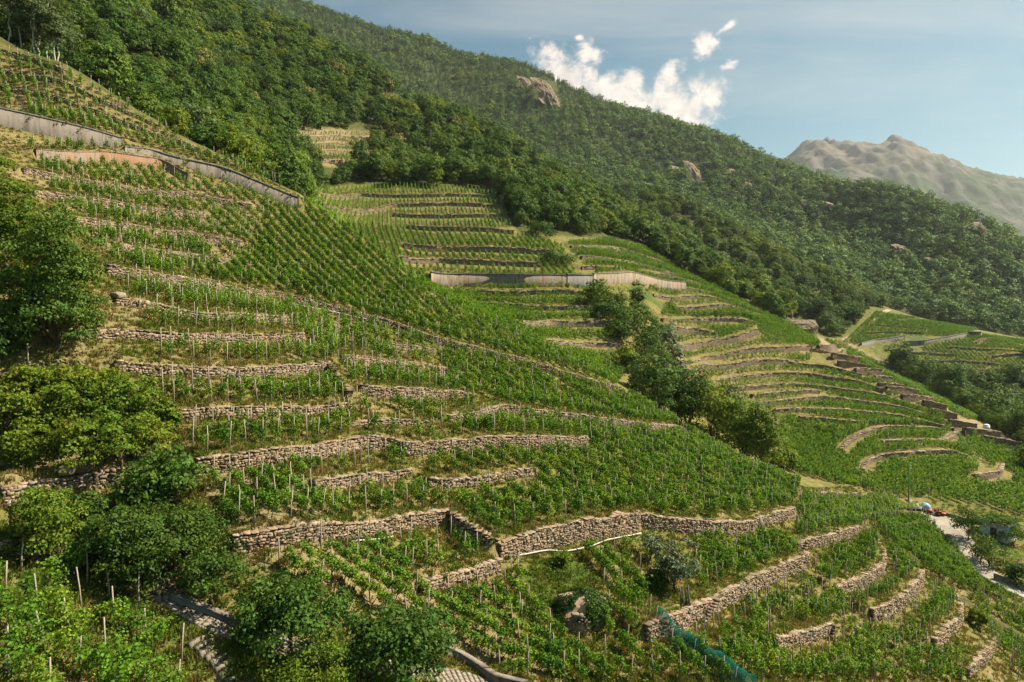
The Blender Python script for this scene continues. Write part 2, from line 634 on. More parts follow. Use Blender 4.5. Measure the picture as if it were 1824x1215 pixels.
def stone_material(name, voronoi=None, gain=1.0):
    m, g, out = mat(name)
    p = world_pos(g)
    n = g.noise(p, 7.0, 5.0, 0.62)
    nb = g.noise(p, 0.22, 3.0, 0.5)
    if voronoi:
        mp = g.new('ShaderNodeMapping')
        g.link(p, mp.inputs[0])
        mp.inputs['Scale'].default_value = (1, 1, 2.0)
        v = g.new('ShaderNodeTexVoronoi')
        g.link(mp.outputs[0], v.inputs['Vector'])
        v.inputs['Scale'].default_value = voronoi
        sp = g.new('ShaderNodeSeparateColor')
        g.link(v.outputs['Color'], sp.inputs[0])
        rnd = sp.outputs[0]
        h = g.math('SUBTRACT', 1.0, v.outputs['Distance'])
    else:
        a = attr(g, 'tint')
        sp = g.new('ShaderNodeSeparateColor')
        g.link(a.outputs['Color'], sp.inputs[0])
        oi = g.new('ShaderNodeObjectInfo').outputs['Random']
        rnd = g.math('FRACT', g.math('ADD', sp.outputs[0], oi))
        h = n
    k = gain
    kr, kb = k * 1.08, k * 0.9
    c = g.ramp(rnd, [(0.0, (0.15 * kr, 0.125 * k, 0.1 * kb)), (0.22, (0.25 * kr, 0.205 * k, 0.155 * kb)), (0.5, (0.33 * kr, 0.265 * k, 0.19 * kb)), (0.72, (0.41 * kr, 0.32 * k, 0.225 * kb)),
                     (0.85, (0.3 * kr, 0.285 * k, 0.26 * kb)), (1.0, (0.46 * kr, 0.38 * k, 0.28 * kb))])
    c = g.mix(g.mapr(n, 0.45, 0.8, 0, 0.5), c, (0.13, 0.115, 0.09, 1))
    c = g.mix(g.mapr(nb, 0.5, 0.7, 0, 0.35), c, (0.33, 0.21, 0.12, 1))
    principled(g, out, c, 0.92, 0.15, h, 0.6, 0.05)
    return m


M['stone'] = stone_material('wall_stones', None, 0.7)
M['far_stone'] = stone_material('rubble_wall', 1.7, 0.5)
M['rock'] = stone_material('rock', 0.12, 0.9)
M['cliff'] = stone_material('cliff_rock', 0.35, 0.55)


def plain(name, c1, c2, sc=2.0, rough=0.85, spec=0.2, bs=0.25, lo=0.35, hi=0.65):
    m, g, out = mat(name)
    n = g.noise(world_pos(g), sc, 6.0, 0.62)
    c = g.ramp(n, [(lo, c1), (hi, c2)])
    principled(g, out, c, rough, spec, n, bs, 0.03)
    return m


def concrete(name, base_c, stain, rust=0.0):
    m, g, out = mat(name)
    p = world_pos(g)
    mp = g.new('ShaderNodeMapping')
    g.link(p, mp.inputs[0])
    mp.inputs['Scale'].default_value = (1.1, 1.1, 0.16)
    streak = g.noise(mp.outputs[0], 1.0, 6.0, 0.65)
    n = g.noise(p, 0.5, 6.0, 0.62)
    c = g.mix(g.mapr(streak, 0.44, 0.66, 0, 0.9), base_c, stain)
    c = g.mix(g.mapr(n, 0.5, 0.78, 0, 0.6), c, tuple(0.5 * k for k in base_c[:3]) + (1,))
    if rust:
        r = g.noise(p, 0.16, 3.0, 0.5)
        c = g.mix(g.mapr(r, 0.45, 0.62, 0, rust), c, (0.3, 0.14, 0.06, 1))
    principled(g, out, c, 0.9, 0.15, n, 0.25, 0.03)
    return m


M['concrete'] = concrete('old_concrete', (0.2, 0.175, 0.145, 1), (0.095, 0.08, 0.065, 1))
M['rust_concrete'] = concrete('stained_concrete', (0.22, 0.175, 0.135, 1), (0.11, 0.085, 0.065, 1), 0.6)
M['tan_concrete'] = concrete('tan_concrete', (0.27, 0.225, 0.17, 1), (0.12, 0.095, 0.07, 1), 0.25)
M['grey_concrete'] = concrete('grey_concrete', (0.22, 0.205, 0.185, 1), (0.13, 0.12, 0.105, 1))
M['cap'] = plain('dark_capping', (0.09, 0.08, 0.07, 1), (0.2, 0.18, 0.155, 1), 1.5)
M['pipe'] = plain('pale_pipe', (0.4, 0.37, 0.32, 1), (0.55, 0.52, 0.46, 1), 3.0, 0.6, 0.3)
M['lane'] = plain('lane_paving', (0.2, 0.17, 0.135, 1), (0.3, 0.26, 0.2, 1), 1.4)
M['road'] = plain('worn_concrete_road', (0.22, 0.195, 0.16, 1), (0.34, 0.3, 0.245, 1), 0.7)
M['track'] = plain('dry_earth_track', (0.26, 0.19, 0.105, 1), (0.37, 0.28, 0.16, 1), 0.8)
M['green_net'] = None
M['render_wall'] = plain('grey_rendered_wall', (0.48, 0.47, 0.45, 1), (0.62, 0.61, 0.58, 1), 0.9)
M['roof_slab'] = plain('roof_slab', (0.24, 0.22, 0.2, 1), (0.36, 0.33, 0.3, 1), 1.0)
M['rust_red'] = plain('rusty_red_paint', (0.3, 0.055, 0.025, 1), (0.42, 0.1, 0.045, 1), 6.0, 0.6, 0.35)
M['tyre'] = plain('tyre_rubber', (0.018, 0.017, 0.016, 1), (0.05, 0.047, 0.043, 1), 8.0, 0.9)
M['steel'] = plain('dull_steel', (0.16, 0.15, 0.14, 1), (0.3, 0.28, 0.26, 1), 4.0, 0.5, 0.5)
M['blue_tarp'] = plain('blue_tarpaulin', (0.17, 0.36, 0.5, 1), (0.32, 0.52, 0.62, 1), 2.0, 0.5, 0.4)
M['pale_tarp'] = plain('pale_tarpaulin', (0.5, 0.44, 0.41, 1), (0.66, 0.6, 0.56, 1), 2.0, 0.6, 0.3)
M['tank'] = plain('white_tank', (0.6, 0.65, 0.7, 1), (0.75, 0.8, 0.85, 1), 1.0, 0.5, 0.4)
M['pole'] = plain('pole_wood', (0.1, 0.075, 0.055, 1), (0.2, 0.155, 0.115, 1), 3.0)
M['pole_paint'] = plain('green_pole_paint', (0.12, 0.22, 0.19, 1), (0.2, 0.3, 0.26, 1), 3.0)


def ground_material():
    m, g, out = mat('hillside_ground')
    p = world_pos(g)
    a = attr(g, 'zone')
    sp = g.new('ShaderNodeSeparateColor')
    g.link(a.outputs['Color'], sp.inputs[0])
    big = g.noise(p, 0.07, 4.0, 0.6)
    mid = g.noise(p, 0.45, 6.0, 0.65)
    fine = g.noise(p, 3.5, 5.0, 0.65)
    d = g.math('ADD', sp.outputs[0], g.math('MULTIPLY', g.math('SUBTRACT', mid, 0.5), 1.5))
    d = g.math('ADD', d, g.math('MULTIPLY', g.math('SUBTRACT', big, 0.5), 0.8))
    d = g.math('ADD', d, g.math('MULTIPLY', g.math('SUBTRACT', fine, 0.5), 0.6))
    c = g.ramp(d, [(0.0, (0.05, 0.085, 0.014)), (0.3, (0.085, 0.115, 0.022)), (0.5, (0.155, 0.14, 0.04)), (0.7, (0.195, 0.16, 0.062)), (1.0, (0.28, 0.225, 0.125))])
    c = g.mix(g.mapr(fine, 0.5, 0.8, 0, 0.45), c, (0.1, 0.085, 0.04, 1))
    f = g.math('MULTIPLY', sp.outputs[1], 0.85)
    c = g.mix(f, c, g.ramp(mid, [(0.35, (0.03, 0.045, 0.012)), (0.65, (0.075, 0.085, 0.026))]))
    e = g.math('MULTIPLY', sp.outputs[2], g.mapr(g.math('ADD', mid, g.math('MULTIPLY', fine, 0.5)), 0.5, 0.75, 0.55, 1.0))
    c = g.mix(e, c, g.ramp(fine, [(0.3, (0.18, 0.135, 0.075)), (0.7, (0.28, 0.222, 0.135))]))
    h = g.math('ADD', fine, g.math('MULTIPLY', mid, 2.0))
    principled(g, out, c, 0.95, 0.1, h, 0.8, 0.25)
    return m


M['ground'] = ground_material()


# ------------------------------------------------------------------ terrace walls
# (kind, height, depth of the levelled ground behind, label, picture points of the top edge, run from left to right with the uphill side on the left)
NEAR_WALLS = [
    ('conc', 3.1, 6, 'tall pale grey concrete retaining wall with dark stained top at the upper left vineyard', [(-60, 180), (0, 193), (110, 218), (218, 247)]),
    ('conc', 2.4, 5, 'long concrete retaining wall running down from the leafy climber towards the forest edge', [(222, 262), (270, 266), (400, 299), (532, 353)]),
    ('rust', 1.6, 4, 'low concrete wall with orange rust stains under the row of dark leafy vines', [(64, 266), (190, 270), (290, 283), (334, 310)]),
    ('dry', 1.0, 3, 'rough stone bank at the very top of the upper left vineyard under the birches', [(-40, 76), (0, 86), (60, 100), (114, 126)]),
    ('dry', 0.9, 3, 'highest low stone wall between the vine rows above the grey concrete wall', [(-30, 112), (0, 120), (150, 163), (280, 222)]),
    ('dry', 0.9, 3, 'second low stone wall between the vine rows above the grey concrete wall', [(-30, 145), (0, 153), (150, 190), (330, 254), (420, 296)]),
    ('dry', 1.2, 3.5, 'rough stone wall right below the orange stained concrete wall', [(40, 300), (66, 304), (207, 330), (332, 344), (372, 350)]),
    ('dry', 1.2, 3.5, 'second rough stone wall below the orange stained concrete wall', [(60, 340), (86, 343), (187, 356), (242, 366), (363, 380)]),
    ('dry', 1.1, 3, 'short pale stone wall ending under the leafy vines near the concrete wall foot', [(370, 352), (446, 364)]),
    ('dry', 1.2, 3.5, 'third rough stone wall below the orange stained concrete wall', [(130, 386), (166, 391), (242, 402), (345, 415), (430, 430)]),
    ('dry', 1.1, 3, 'short stone wall beside the big dark tree, above the long sloping wall', [(200, 433), (256, 441), (345, 452), (400, 462)]),
    ('dry', 1.5, 4, 'longest dry stone wall, sloping down across the whole hillside below the lush vine block', [(190, 472), (240, 481), (287, 489), (380, 503), (494, 521), (558, 536), (620, 552), (697, 573), (773, 600), (894, 630), (945, 643), (1008, 663), (1104, 691)]),
    ('dry', 0.9, 3.5, 'tumbled stone wall beside the dry grass, below the end of the longest wall', [(205, 530), (242, 536), (300, 545), (328, 556), (375, 560), (428, 559), (511, 566)]),
    ('dry', 1.05, 4, 'grey stone wall above the dry grass bank, with sparse vines growing in front', [(130, 591), (185, 588), (242, 590), (345, 597), (440, 597), (539, 595)]),
    ('dry', 0.9, 3, 'low stone wall in the middle block with a short break near the posts', [(680, 611), (720, 615), (770, 622)]),
    ('dry', 1.1, 4, 'stone wall above the second sparse terrace that ends in a dark corner', [(205, 643), (250, 648), (294, 652), (397, 657), (518, 652), (584, 646)]),
    ('dry', 1.3, 3, 'short dark stone return wall at the corner of the sparse terrace', [(584, 646), (600, 668), (622, 699)]),
    ('dry', 0.9, 3.5, 'stone wall with a dark gap in the middle of the hillside', [(606, 634), (669, 639), (745, 646), (790, 656)]),
    ('dry', 1.0, 4, 'stone wall above the third sparse terrace, over the yellow bushes', [(296, 734), (370, 728), (408, 726), (518, 727), (622, 720)]),
    ('dry', 1.6, 4, 'brown stone wall in the centre of the hillside with a stepped right end', [(640, 684), (690, 692), (745, 694), (821, 698), (842, 706)]),
    ('dry', 1.0, 3, 'low broken stone wall below the brown wall in the centre', [(614, 757), (650, 752), (690, 748), (760, 750)]),
    ('dry', 1.2, 4, 'stone wall running along the foot of the lush middle block towards the gully trees', [(800, 740), (842, 735), (894, 720), (940, 728), (1008, 736), (1084, 746), (1153, 756), (1212, 760)]),
    ('big', 1.5, 5, 'long curving dry stone wall above the leaning rows at the centre left', [(349, 818), (400, 812), (460, 803), (540, 797), (600, 788), (635, 777), (690, 777), (717, 792), (766, 787), (876, 779), (945, 778), (1044, 780)]),
    ('dry', 1.0, 4, 'small stone wall between the leaning rows and the grassy terrace', [(558, 860), (600, 852), (669, 842), (733, 838)]),
    ('dry', 1.0, 4, 'small stone wall just right of the grassy terrace with brown weeds', [(762, 853), (842, 852), (897, 840), (945, 836)]),
    ('big', 1.3, 4.5, 'dry stone wall below the leaning rows, ending where the big wall turns', [(414, 956), (450, 950), (484, 946), (560, 934), (614, 934), (697, 924), (749, 914), (800, 911)]),
    ('big', 2.0, 4.5, 'shaded dark side of the big wall, running down to its sharp corner', [(802, 911), (849, 942), (888, 963)]),
    ('big', 2.3, 5, 'tallest sunlit dry stone wall with a white pipe along its foot', [(888, 963), (945, 947), (1015, 932), (1080, 922), (1136, 914)]),
    ('dry', 2.0, 5, 'greyer stone wall continuing from the tallest wall to the stacked boards', [(1136, 914), (1180, 920), (1220, 927), (1269, 929), (1338, 929)]),
    ('dry', 1.7, 4, 'low stone wall rising from the stacked boards towards the ridge', [(1338, 929), (1362, 919), (1414, 904)]),
    ('dry', 1.1, 3, 'low broken stone wall below the corner of the big wall', [(749, 1037), (807, 1020), (887, 999)]),
    ('dry', 1.3, 3, 'short stone wall beside the grey stone steps near the ridge', [(1418, 966), (1450, 959), (1494, 949), (1530, 940)]),
    ('big', 1.9, 4.5, 'long stone wall with dark steps above the green net', [(1150, 1112), (1200, 1097), (1269, 1062), (1338, 1028), (1394, 1003), (1438, 988)]),
    ('dry', 1.7, 3.5, 'curved stone wall holding the upper of two rounded terraces', [(1490, 1046), (1520, 1034), (1546, 1023), (1568, 1006), (1576, 990), (1572, 974), (1560, 964)]),
    ('dry', 1.9, 3.5, 'curved stone wall holding the lower of two rounded terraces', [(1552, 1086), (1575, 1078), (1601, 1066), (1622, 1048), (1637, 1032), (1643, 1016)]),
    ('dry', 1.4, 3, 'short flat-topped stone wall with a small flight of steps at its end', [(1380, 1138), (1410, 1131), (1442, 1123), (1480, 1110)]),
    ('dry', 1.8, 3.5, 'stone wall with a narrow pale path on top curving round the nose of the slope', [(1664, 1140), (1685, 1118), (1700, 1106), (1712, 1092), (1711, 1074), (1702, 1058)]),
    ('dry', 1.5, 3, 'lowest short stone wall with a mown top near the corner', [(1722, 1190), (1740, 1175), (1755, 1162), (1768, 1146)]),
    ('dry', 1.0, 3, 'low pale wall at the top of the small block behind the ridge', [(1438, 876), (1480, 877), (1532, 878)]),
    ('dry', 1.2, 3, 'old stone wall half hidden by bushes beside the dry track', [(0, 868), (50, 862), (114, 851), (160, 840), (185, 834), (215, 833)]),
    ('big', 1.1, 3, 'short pale stone wall at the edge of the nearest vineyard', [(-30, 968), (0, 966), (40, 966), (68, 968)]),
]
FAR_WALLS = [
    # the bowl, from its top
    ('far', 1.8, 4, 'bowl', [(575, 345), (640, 344), (760, 347), (887, 351)]),
    ('far', 2.0, 4, 'bowl', [(575, 362), (700, 363), (894, 368)]),
    ('far', 2.0, 4, 'bowl', [(590, 379), (700, 380), (800, 383), (904, 386)]),
    ('far', 2.2, 4, 'bowl', [(610, 398), (720, 400), (820, 405), (915, 411)]),
    ('far', 2.6, 5, 'bowl', [(630, 402), (690, 404), (773, 411), (894, 416)]) if False else None,
    ('far', 2.8, 5, 'bowl', [(660, 431), (720, 433), (807, 439), (920, 442), (980, 446)]),
    ('far', 2.4, 4, 'bowl', [(715, 457), (780, 459), (842, 463), (960, 468)]),
    ('sconc', 4.0, 5, 'bowl', [(768, 484), (820, 487), (876, 488), (945, 490), (1011, 491)]),
    ('gconc', 4.2, 5, 'bowl', [(1011, 489), (1035, 490), (1058, 491)]),
    ('sconc', 3.6, 5, 'bowl', [(1058, 488), (1101, 488), (1160, 493), (1222, 503)]),
    ('far', 2.0, 4, 'bowl', [(783, 515), (850, 517), (911, 520), (1042, 520)]),
    ('far', 1.8, 4, 'bowl', [(842, 536), (900, 540), (963, 546), (1084, 553)]),
    ('far', 2.6, 4, 'bowl', [(925, 571), (980, 570), (1040, 571), (1094, 574)]),
    ('far', 1.8, 4, 'bowl', [(980, 607), (1040, 607), (1111, 610)]),
    ('far', 1.8, 4, 'ridge', [(1018, 437), (1110, 443), (1180, 466)]),
    ('far', 1.8, 4, 'ridge', [(1036, 457), (1075, 459), (1130, 467), (1210, 490)]),
    ('far', 1.8, 4, 'ridge', [(1037, 475), (1090, 477), (1160, 484), (1250, 506)]),
    ('far', 1.6, 4, 'ridge', [(1165, 503), (1230, 514), (1310, 534)]),
    ('far', 1.8, 4, 'ridge', [(1165, 523), (1230, 527), (1330, 548)]),
    ('far', 1.8, 4, 'ridge', [(1200, 545), (1293, 543), (1352, 560)]),
    ('far', 2.0, 4, 'ridge', [(1180, 567), (1230, 567), (1283, 566), (1345, 574)]),
    ('far', 3.0, 4, 'ridge', [(1200, 583), (1240, 584), (1276, 592)]),
    ('far', 3.2, 4, 'ridge', [(1190, 612), (1240, 609), (1269, 606), (1320, 597), (1352, 586)]),
    ('far', 2.6, 4, 'ridge', [(1212, 643), (1260, 634), (1314, 625), (1394, 619), (1446, 616)]),
    ('far', 2.4, 4, 'ridge', [(1221, 658), (1255, 648), (1338, 642), (1404, 642)]),
    ('far', 2.0, 4, 'ridge', [(1240, 674), (1300, 671), (1373, 664), (1442, 664)]),
    ('far', 2.0, 4, 'ridge', [(1300, 690), (1340, 688), (1407, 683), (1470, 687)]),
    ('far', 1.8, 4, 'ridge', [(1340, 703), (1400, 697), (1460, 695)]),
    ('far', 2.0, 4, 'ridge', [(1340, 719), (1400, 713), (1459, 705), (1504, 709)]),
    ('far', 1.8, 4, 'ridge', [(1380, 730), (1450, 727), (1511, 729)]),
    ('far', 1.6, 4, 'ridge', [(1425, 742), (1470, 745), (1540, 752)]),
    ('far', 2.0, 4, 'front', [(1446, 620), (1475, 626), (1510, 634)]),
    ('far', 2.0, 4, 'front', [(1404, 643), (1470, 650), (1535, 667)]),
    ('far', 2.0, 4, 'front', [(1442, 665), (1520, 676), (1588, 698)]),
    ('far', 2.0, 4, 'front', [(1470, 688), (1560, 700), (1640, 724)]),
    ('far', 2.0, 4, 'front', [(1504, 710), (1600, 722), (1690, 750)]),
    ('far', 2.0, 4, 'front', [(1511, 730), (1600, 738), (1700, 764)]),
    ('far', 1.6, 4, 'nose', [(1500, 799), (1512, 785), (1525, 776), (1545, 768), (1570, 759), (1646, 760), (1690, 764)]),
    ('far', 1.4, 4, 'nose', [(1573, 785), (1630, 783), (1680, 785), (1705, 768)]),
    ('far', 1.6, 4, 'nose', [(1540, 836), (1545, 820), (1566, 811), (1632, 804), (1701, 802), (1722, 812)]),
    ('far', 2.4, 4, 'nose', [(1738, 845), (1760, 842), (1785, 838), (1788, 826)]),
    ('dark', 3.2, 4, 'stair', [(1459, 614), (1480, 616), (1507, 621)]),
    ('dark', 3.0, 4, 'stair', [(1483, 629), (1532, 637)]),
    ('dark', 2.8, 4, 'stair', [(1494, 642), (1549, 651)]),
    ('dark', 2.8, 4, 'stair', [(1525, 656), (1573, 659)]),
    ('dark', 2.8, 4, 'stair', [(1560, 669), (1588, 672)]),
    ('dark', 2.8, 4, 'stair', [(1566, 682), (1608, 686)]),
    ('dark', 2.8, 4, 'stair', [(1580, 688), (1636, 695)]),
    ('dark', 2.6, 4, 'stair', [(1608, 703), (1663, 709)]),
    ('dark', 2.6, 4, 'stair', [(1645, 712), (1686, 722)]),
    ('dark', 2.6, 4, 'stair', [(1660, 727), (1705, 738)]),
    ('dark', 2.4, 4, 'stair', [(1691, 747), (1740, 756)]),
    ('dark', 2.6, 4, 'stair', [(1718, 762), (1782, 770)]),
    ('dark', 2.4, 4, 'stair', [(1753, 776), (1816, 788)]),
    ('slab', 2.6, 4, 'third', [(1535, 611), (1560, 605), (1611, 598)]),
    ('slab', 2.6, 4, 'third', [(1612, 608), (1646, 607), (1690, 600), (1722, 594)]),
    ('far', 1.8, 4, 'third', [(1590, 626), (1640, 627), (1700, 632)]),
    ('far', 1.8, 4, 'third', [(1620, 640), (1700, 642), (1780, 648)]),
    ('far', 1.8, 4, 'third', [(1640, 655), (1720, 658), (1824, 662)]),
    ('far', 2.6, 4, 'third', [(1770, 634), (1824, 630)]),
    ('far', 1.8, 4, 'third', [(1740, 610), (1824, 614)]),
    ('far', 1.8, 4, 'third', [(1560, 578), (1600, 580), (1650, 585)]),
    ('far', 1.8, 4, 'third', [(1545, 592), (1590, 590), (1640, 592)]),
    ('far', 1.8, 4, 'third', [(1690, 618), (1760, 622), (1824, 626)]),
    ('far', 1.4, 4, 'third', [(1600, 570), (1660, 572), (1720, 582)]),
    ('far', 1.4, 4, 'patch', [(540, 243), (600, 241), (664, 245)]),
    ('far', 1.4, 4, 'patch', [(538, 256), (600, 254), (660, 257)]),
    ('far', 1.4, 4, 'patch', [(538, 268), (600, 268), (648, 270)]),
    ('far', 1.8, 4, 'patch', [(500, 281), (530, 284), (610, 285)]),
]
FAR_WALLS = [w for w in FAR_WALLS if w]


def resample(pl, step):
    pl = np.asarray(pl, float)
    seg = np.hypot(*(pl[1:, :2] - pl[:-1, :2]).T)
    s = np.r_[0, np.cumsum(seg)]
    n = max(2, int(round(s[-1] / step)) + 1)
    t = np.linspace(0, s[-1], n)
    return np.stack([np.interp(t, s, pl[:, k]) for k in range(pl.shape[1])], -1), t


WALLS = []
for i, (kind, h, depth, label, pts) in enumerate(NEAR_WALLS + FAR_WALLS):
    near = i < len(NEAR_WALLS)
    h *= {'far': 0.68, 'dry': 0.78, 'big': 0.86}.get(kind, 1.0)
    a = np.array(pts, float)
    q = hit(a[:, 0], a[:, 1], lift=h)
    if not near:
        q = q[seg_nearest(q[:, 0], q[:, 1], CREST)[1] > 0]
        q = q[q[:, 1] > 0.84 * np.median(q[:, 1])]
        if len(q) < 2:
            continue
    pl, t = resample(q[:, :2], 0.9 if near else 2.0)
    if len(pl) > 4:                                      # take out kinks left by the reading of the photograph
        for _ in range(2):
            pl[1:-1] = 0.25 * pl[:-2] + 0.5 * pl[1:-1] + 0.25 * pl[2:]
    WALLS.append(dict(kind=kind, h=h, depth=depth, label=label, pl=pl, near=near, thr=0.3 if near else 0.8, first=pts[0], lo=pl.min(0) - depth - 1, hi=pl.max(0) + depth + 1))


def offset(x, y, want_d=False):
    """How far the terraces raise the ground, and how near the closest wall is."""
    x = np.ravel(np.asarray(x, float))
    y = np.ravel(np.asarray(y, float))
    z = np.zeros(len(x))
    near = np.full(len(x), 99.0)
    for w in WALLS:
        m = np.where((x > w['lo'][0]) & (x < w['hi'][0]) & (y > w['lo'][1]) & (y < w['hi'][1]))[0]
        if not len(m):
            continue
        d, side, arc, over = seg_nearest(x[m], y[m], w['pl'])
        up = np.where(side >= 0, d, -d)
        fade = np.clip(1 - over / 1.5, 0, 1)
        o = np.where(up > w['thr'], w['h'] * np.clip(1 - (up - w['thr']) / w['depth'], 0, 1) * fade, 0)
        z[m] = np.maximum(z[m], o)
        near[m] = np.minimum(near[m], np.where((over > 1.0), 99.0, np.where(up > 0, np.maximum(up - 0.3, 0), -up)))
    if want_d:
        return z, near
    return z


def ground(x, y):
    sh = np.shape(x)
    x = np.ravel(np.asarray(x, float))
    y = np.ravel(np.asarray(y, float))
    return (base(x, y) + offset(x, y)).reshape(sh)


def gz(x, y):
    return float(ground(np.array([x]), np.array([y]))[0])


def in_poly(x, y, poly):
    x = np.asarray(x)
    y = np.asarray(y)
    c = np.zeros(x.shape, bool)
    j = len(poly) - 1
    for i in range(len(poly)):
        xi, yi = poly[i]
        xj, yj = poly[j]
        if yi != yj:
            c ^= ((yi > y) != (yj > y)) & (x < (xj - xi) * (y - yi) / (yj - yi) + xi)
        j = i
    return c


# kinds of ground, read from the photograph as outlines and laid on the terrain: (dryness, forest floor, bare earth)
ZONES = [
    ((0.62, 0, 0.0), [(0, 60), (130, 120), (340, 250), (540, 345), (540, 370), (330, 300), (60, 300), (-60, 300), (-60, 60)]),
    ((0.62, 0, 0.25), [(-60, 290), (60, 290), (340, 310), (470, 360), (420, 470), (200, 470), (90, 340)]),
    ((0.58, 0, 0), [(200, 480), (500, 525), (700, 580), (640, 700), (850, 720), (860, 800), (600, 800), (350, 820), (290, 700), (200, 560)]),
    ((0.62, 0, 0.35), [(0, 660), (60, 590), (200, 510), (250, 540), (240, 600), (260, 640), (200, 680), (0, 690)]),
    ((0.66, 0, 0.5), [(-60, 790), (200, 790), (340, 800), (220, 830), (100, 850), (-60, 872)]),
    ((0.5, 0, 0.75), [(380, 830), (560, 860), (620, 930), (420, 950), (370, 900)]),
    ((0.68, 0, 0.0), [(560, 830), (790, 830), (800, 905), (610, 935)]),
    ((0.58, 0, 0.0), [(620, 930), (810, 912), (880, 990), (750, 1035), (640, 1000)]),
    ((0.6, 0, 0.55), [(430, 960), (560, 940), (700, 1000), (960, 1160), (960, 1215), (700, 1110), (560, 1060), (440, 1010)]),
    ((0.68, 0, 0.0), [(780, 1000), (900, 1000), (960, 1080), (880, 1130), (800, 1080)]),
    ((0.02, 0, 0), [(890, 1000), (1010, 990), (1060, 1030), (960, 1080), (930, 1050)]),
    ((0.7, 0, 0.0), [(1040, 985), (1150, 990), (1230, 1060), (1180, 1110), (1100, 1090)]),
    ((0.55, 0, 0.0), [(1150, 1110), (1240, 1100), (1500, 1130), (1500, 1215), (1330, 1215)]),
    ((0.36, 0, 0.0), [(-60, 985), (60, 975), (290, 1060), (420, 1215), (-60, 1230)]),
    ((0.7, 0, 0), [(1630, 1010), (1720, 1040), (1740, 1080), (1700, 1060)]),
    ((0.6, 0, 0.2), [(1720, 1120), (1824, 1110), (1824, 1230), (1720, 1215)]),
    ((0.5, 0, 0.08), [(560, 335), (890, 340), (930, 430), (1010, 450), (1000, 480), (700, 470), (640, 420)]),
    ((0.2, 0, 0.0), [(1000, 430), (1090, 425), (1420, 585), (1300, 600), (1200, 560), (1060, 490)]),
    ((0.8, 0, 0.4), [(1455, 600), (1520, 612), (1820, 790), (1790, 800), (1560, 690), (1480, 650)]),
    ((0.3, 0, 0.03), [(1500, 600), (1560, 550), (1640, 565), (1740, 580), (1720, 640), (1640, 660), (1570, 640)]),
    ((0.75, 0, 0.5), [(530, 225), (670, 235), (660, 300), (500, 290)]),
]


def forest_mask(x, y):
    """Where trees cover the ground: behind the near spur and outside the vineyards."""
    u, v, d = project(np.stack([x, y, base(x, y)], -1))
    d1, side, _, _ = seg_nearest(x, y, CREST)
    beyond = (side > 0).reshape(np.shape(x))
    vines = np.zeros(np.shape(x), bool)
    for poly in VINE_COVER:
        vines |= in_poly(u, v, poly)
    return beyond & ~vines


VINE_COVER = [
    [(560, 336), (640, 328), (880, 338), (905, 390), (930, 420), (1000, 420), (1080, 425), (1130, 428), (1210, 480), (1320, 538), (1420, 585), (1455, 590), (1500, 606), (1600, 665), (1720, 735), (1830, 800), (1830, 905),
     (1640, 900), (1420, 880), (1300, 820), (1090, 720), (900, 640), (700, 560), (520, 400), (545, 345)],
    [(1490, 606), (1550, 548), (1600, 548), (1650, 566), (1740, 582), (1840, 602), (1840, 690), (1740, 690), (1640, 660), (1560, 640)],
    [(530, 236), (600, 228), (672, 240), (655, 285), (600, 300), (500, 290)],
]


# ------------------------------------------------------------------ the hillside
def axis(parts):
    out = []
    for a, b, s in parts:
        n = max(1, int(round((b - a) / s)))
        out += list(np.linspace(a, b, n, endpoint=False))
    out.append(parts[-1][1])
    return np.array(out)


def grid_faces(nx, ny):
    i = np.arange(nx * ny).reshape(ny, nx)
    return np.stack([i[:-1, :-1], i[:-1, 1:], i[1:, 1:], i[1:, :-1]], -1).reshape(-1, 4)


def value_noise(x, y, seed=0):
    xi = np.floor(x).astype(np.int64)
    yi = np.floor(y).astype(np.int64)
    fx = x - xi
    fy = y - yi
    fx = fx * fx * (3 - 2 * fx)
    fy = fy * fy * (3 - 2 * fy)

    def h(a, b):
        n = (a * 374761393 + b * 668265263 + seed * 974634541) & 0xFFFFFFFF
        n = ((n ^ (n >> 13)) * 1274126177) & 0xFFFFFFFF
        return ((n ^ (n >> 16)) & 0xFFFF) / 65535.0
    return (h(xi, yi) * (1 - fx) + h(xi + 1, yi) * fx) * (1 - fy) + (h(xi, yi + 1) * (1 - fx) + h(xi + 1, yi + 1) * fx) * fy


def fbm(x, y, oct=5, seed=0, gain=0.5, ridged=False):
    s = np.zeros(np.shape(x))
    a = 1.0
    t = 0.0
    for o in range(oct):
        n = value_noise(x * 2 ** o + 17.3 * o, y * 2 ** o - 9.1 * o, seed + o)
        if ridged:
            n = 1 - np.abs(2 * n - 1)
        s += a * n
        t += a
        a *= gain
    return s / t


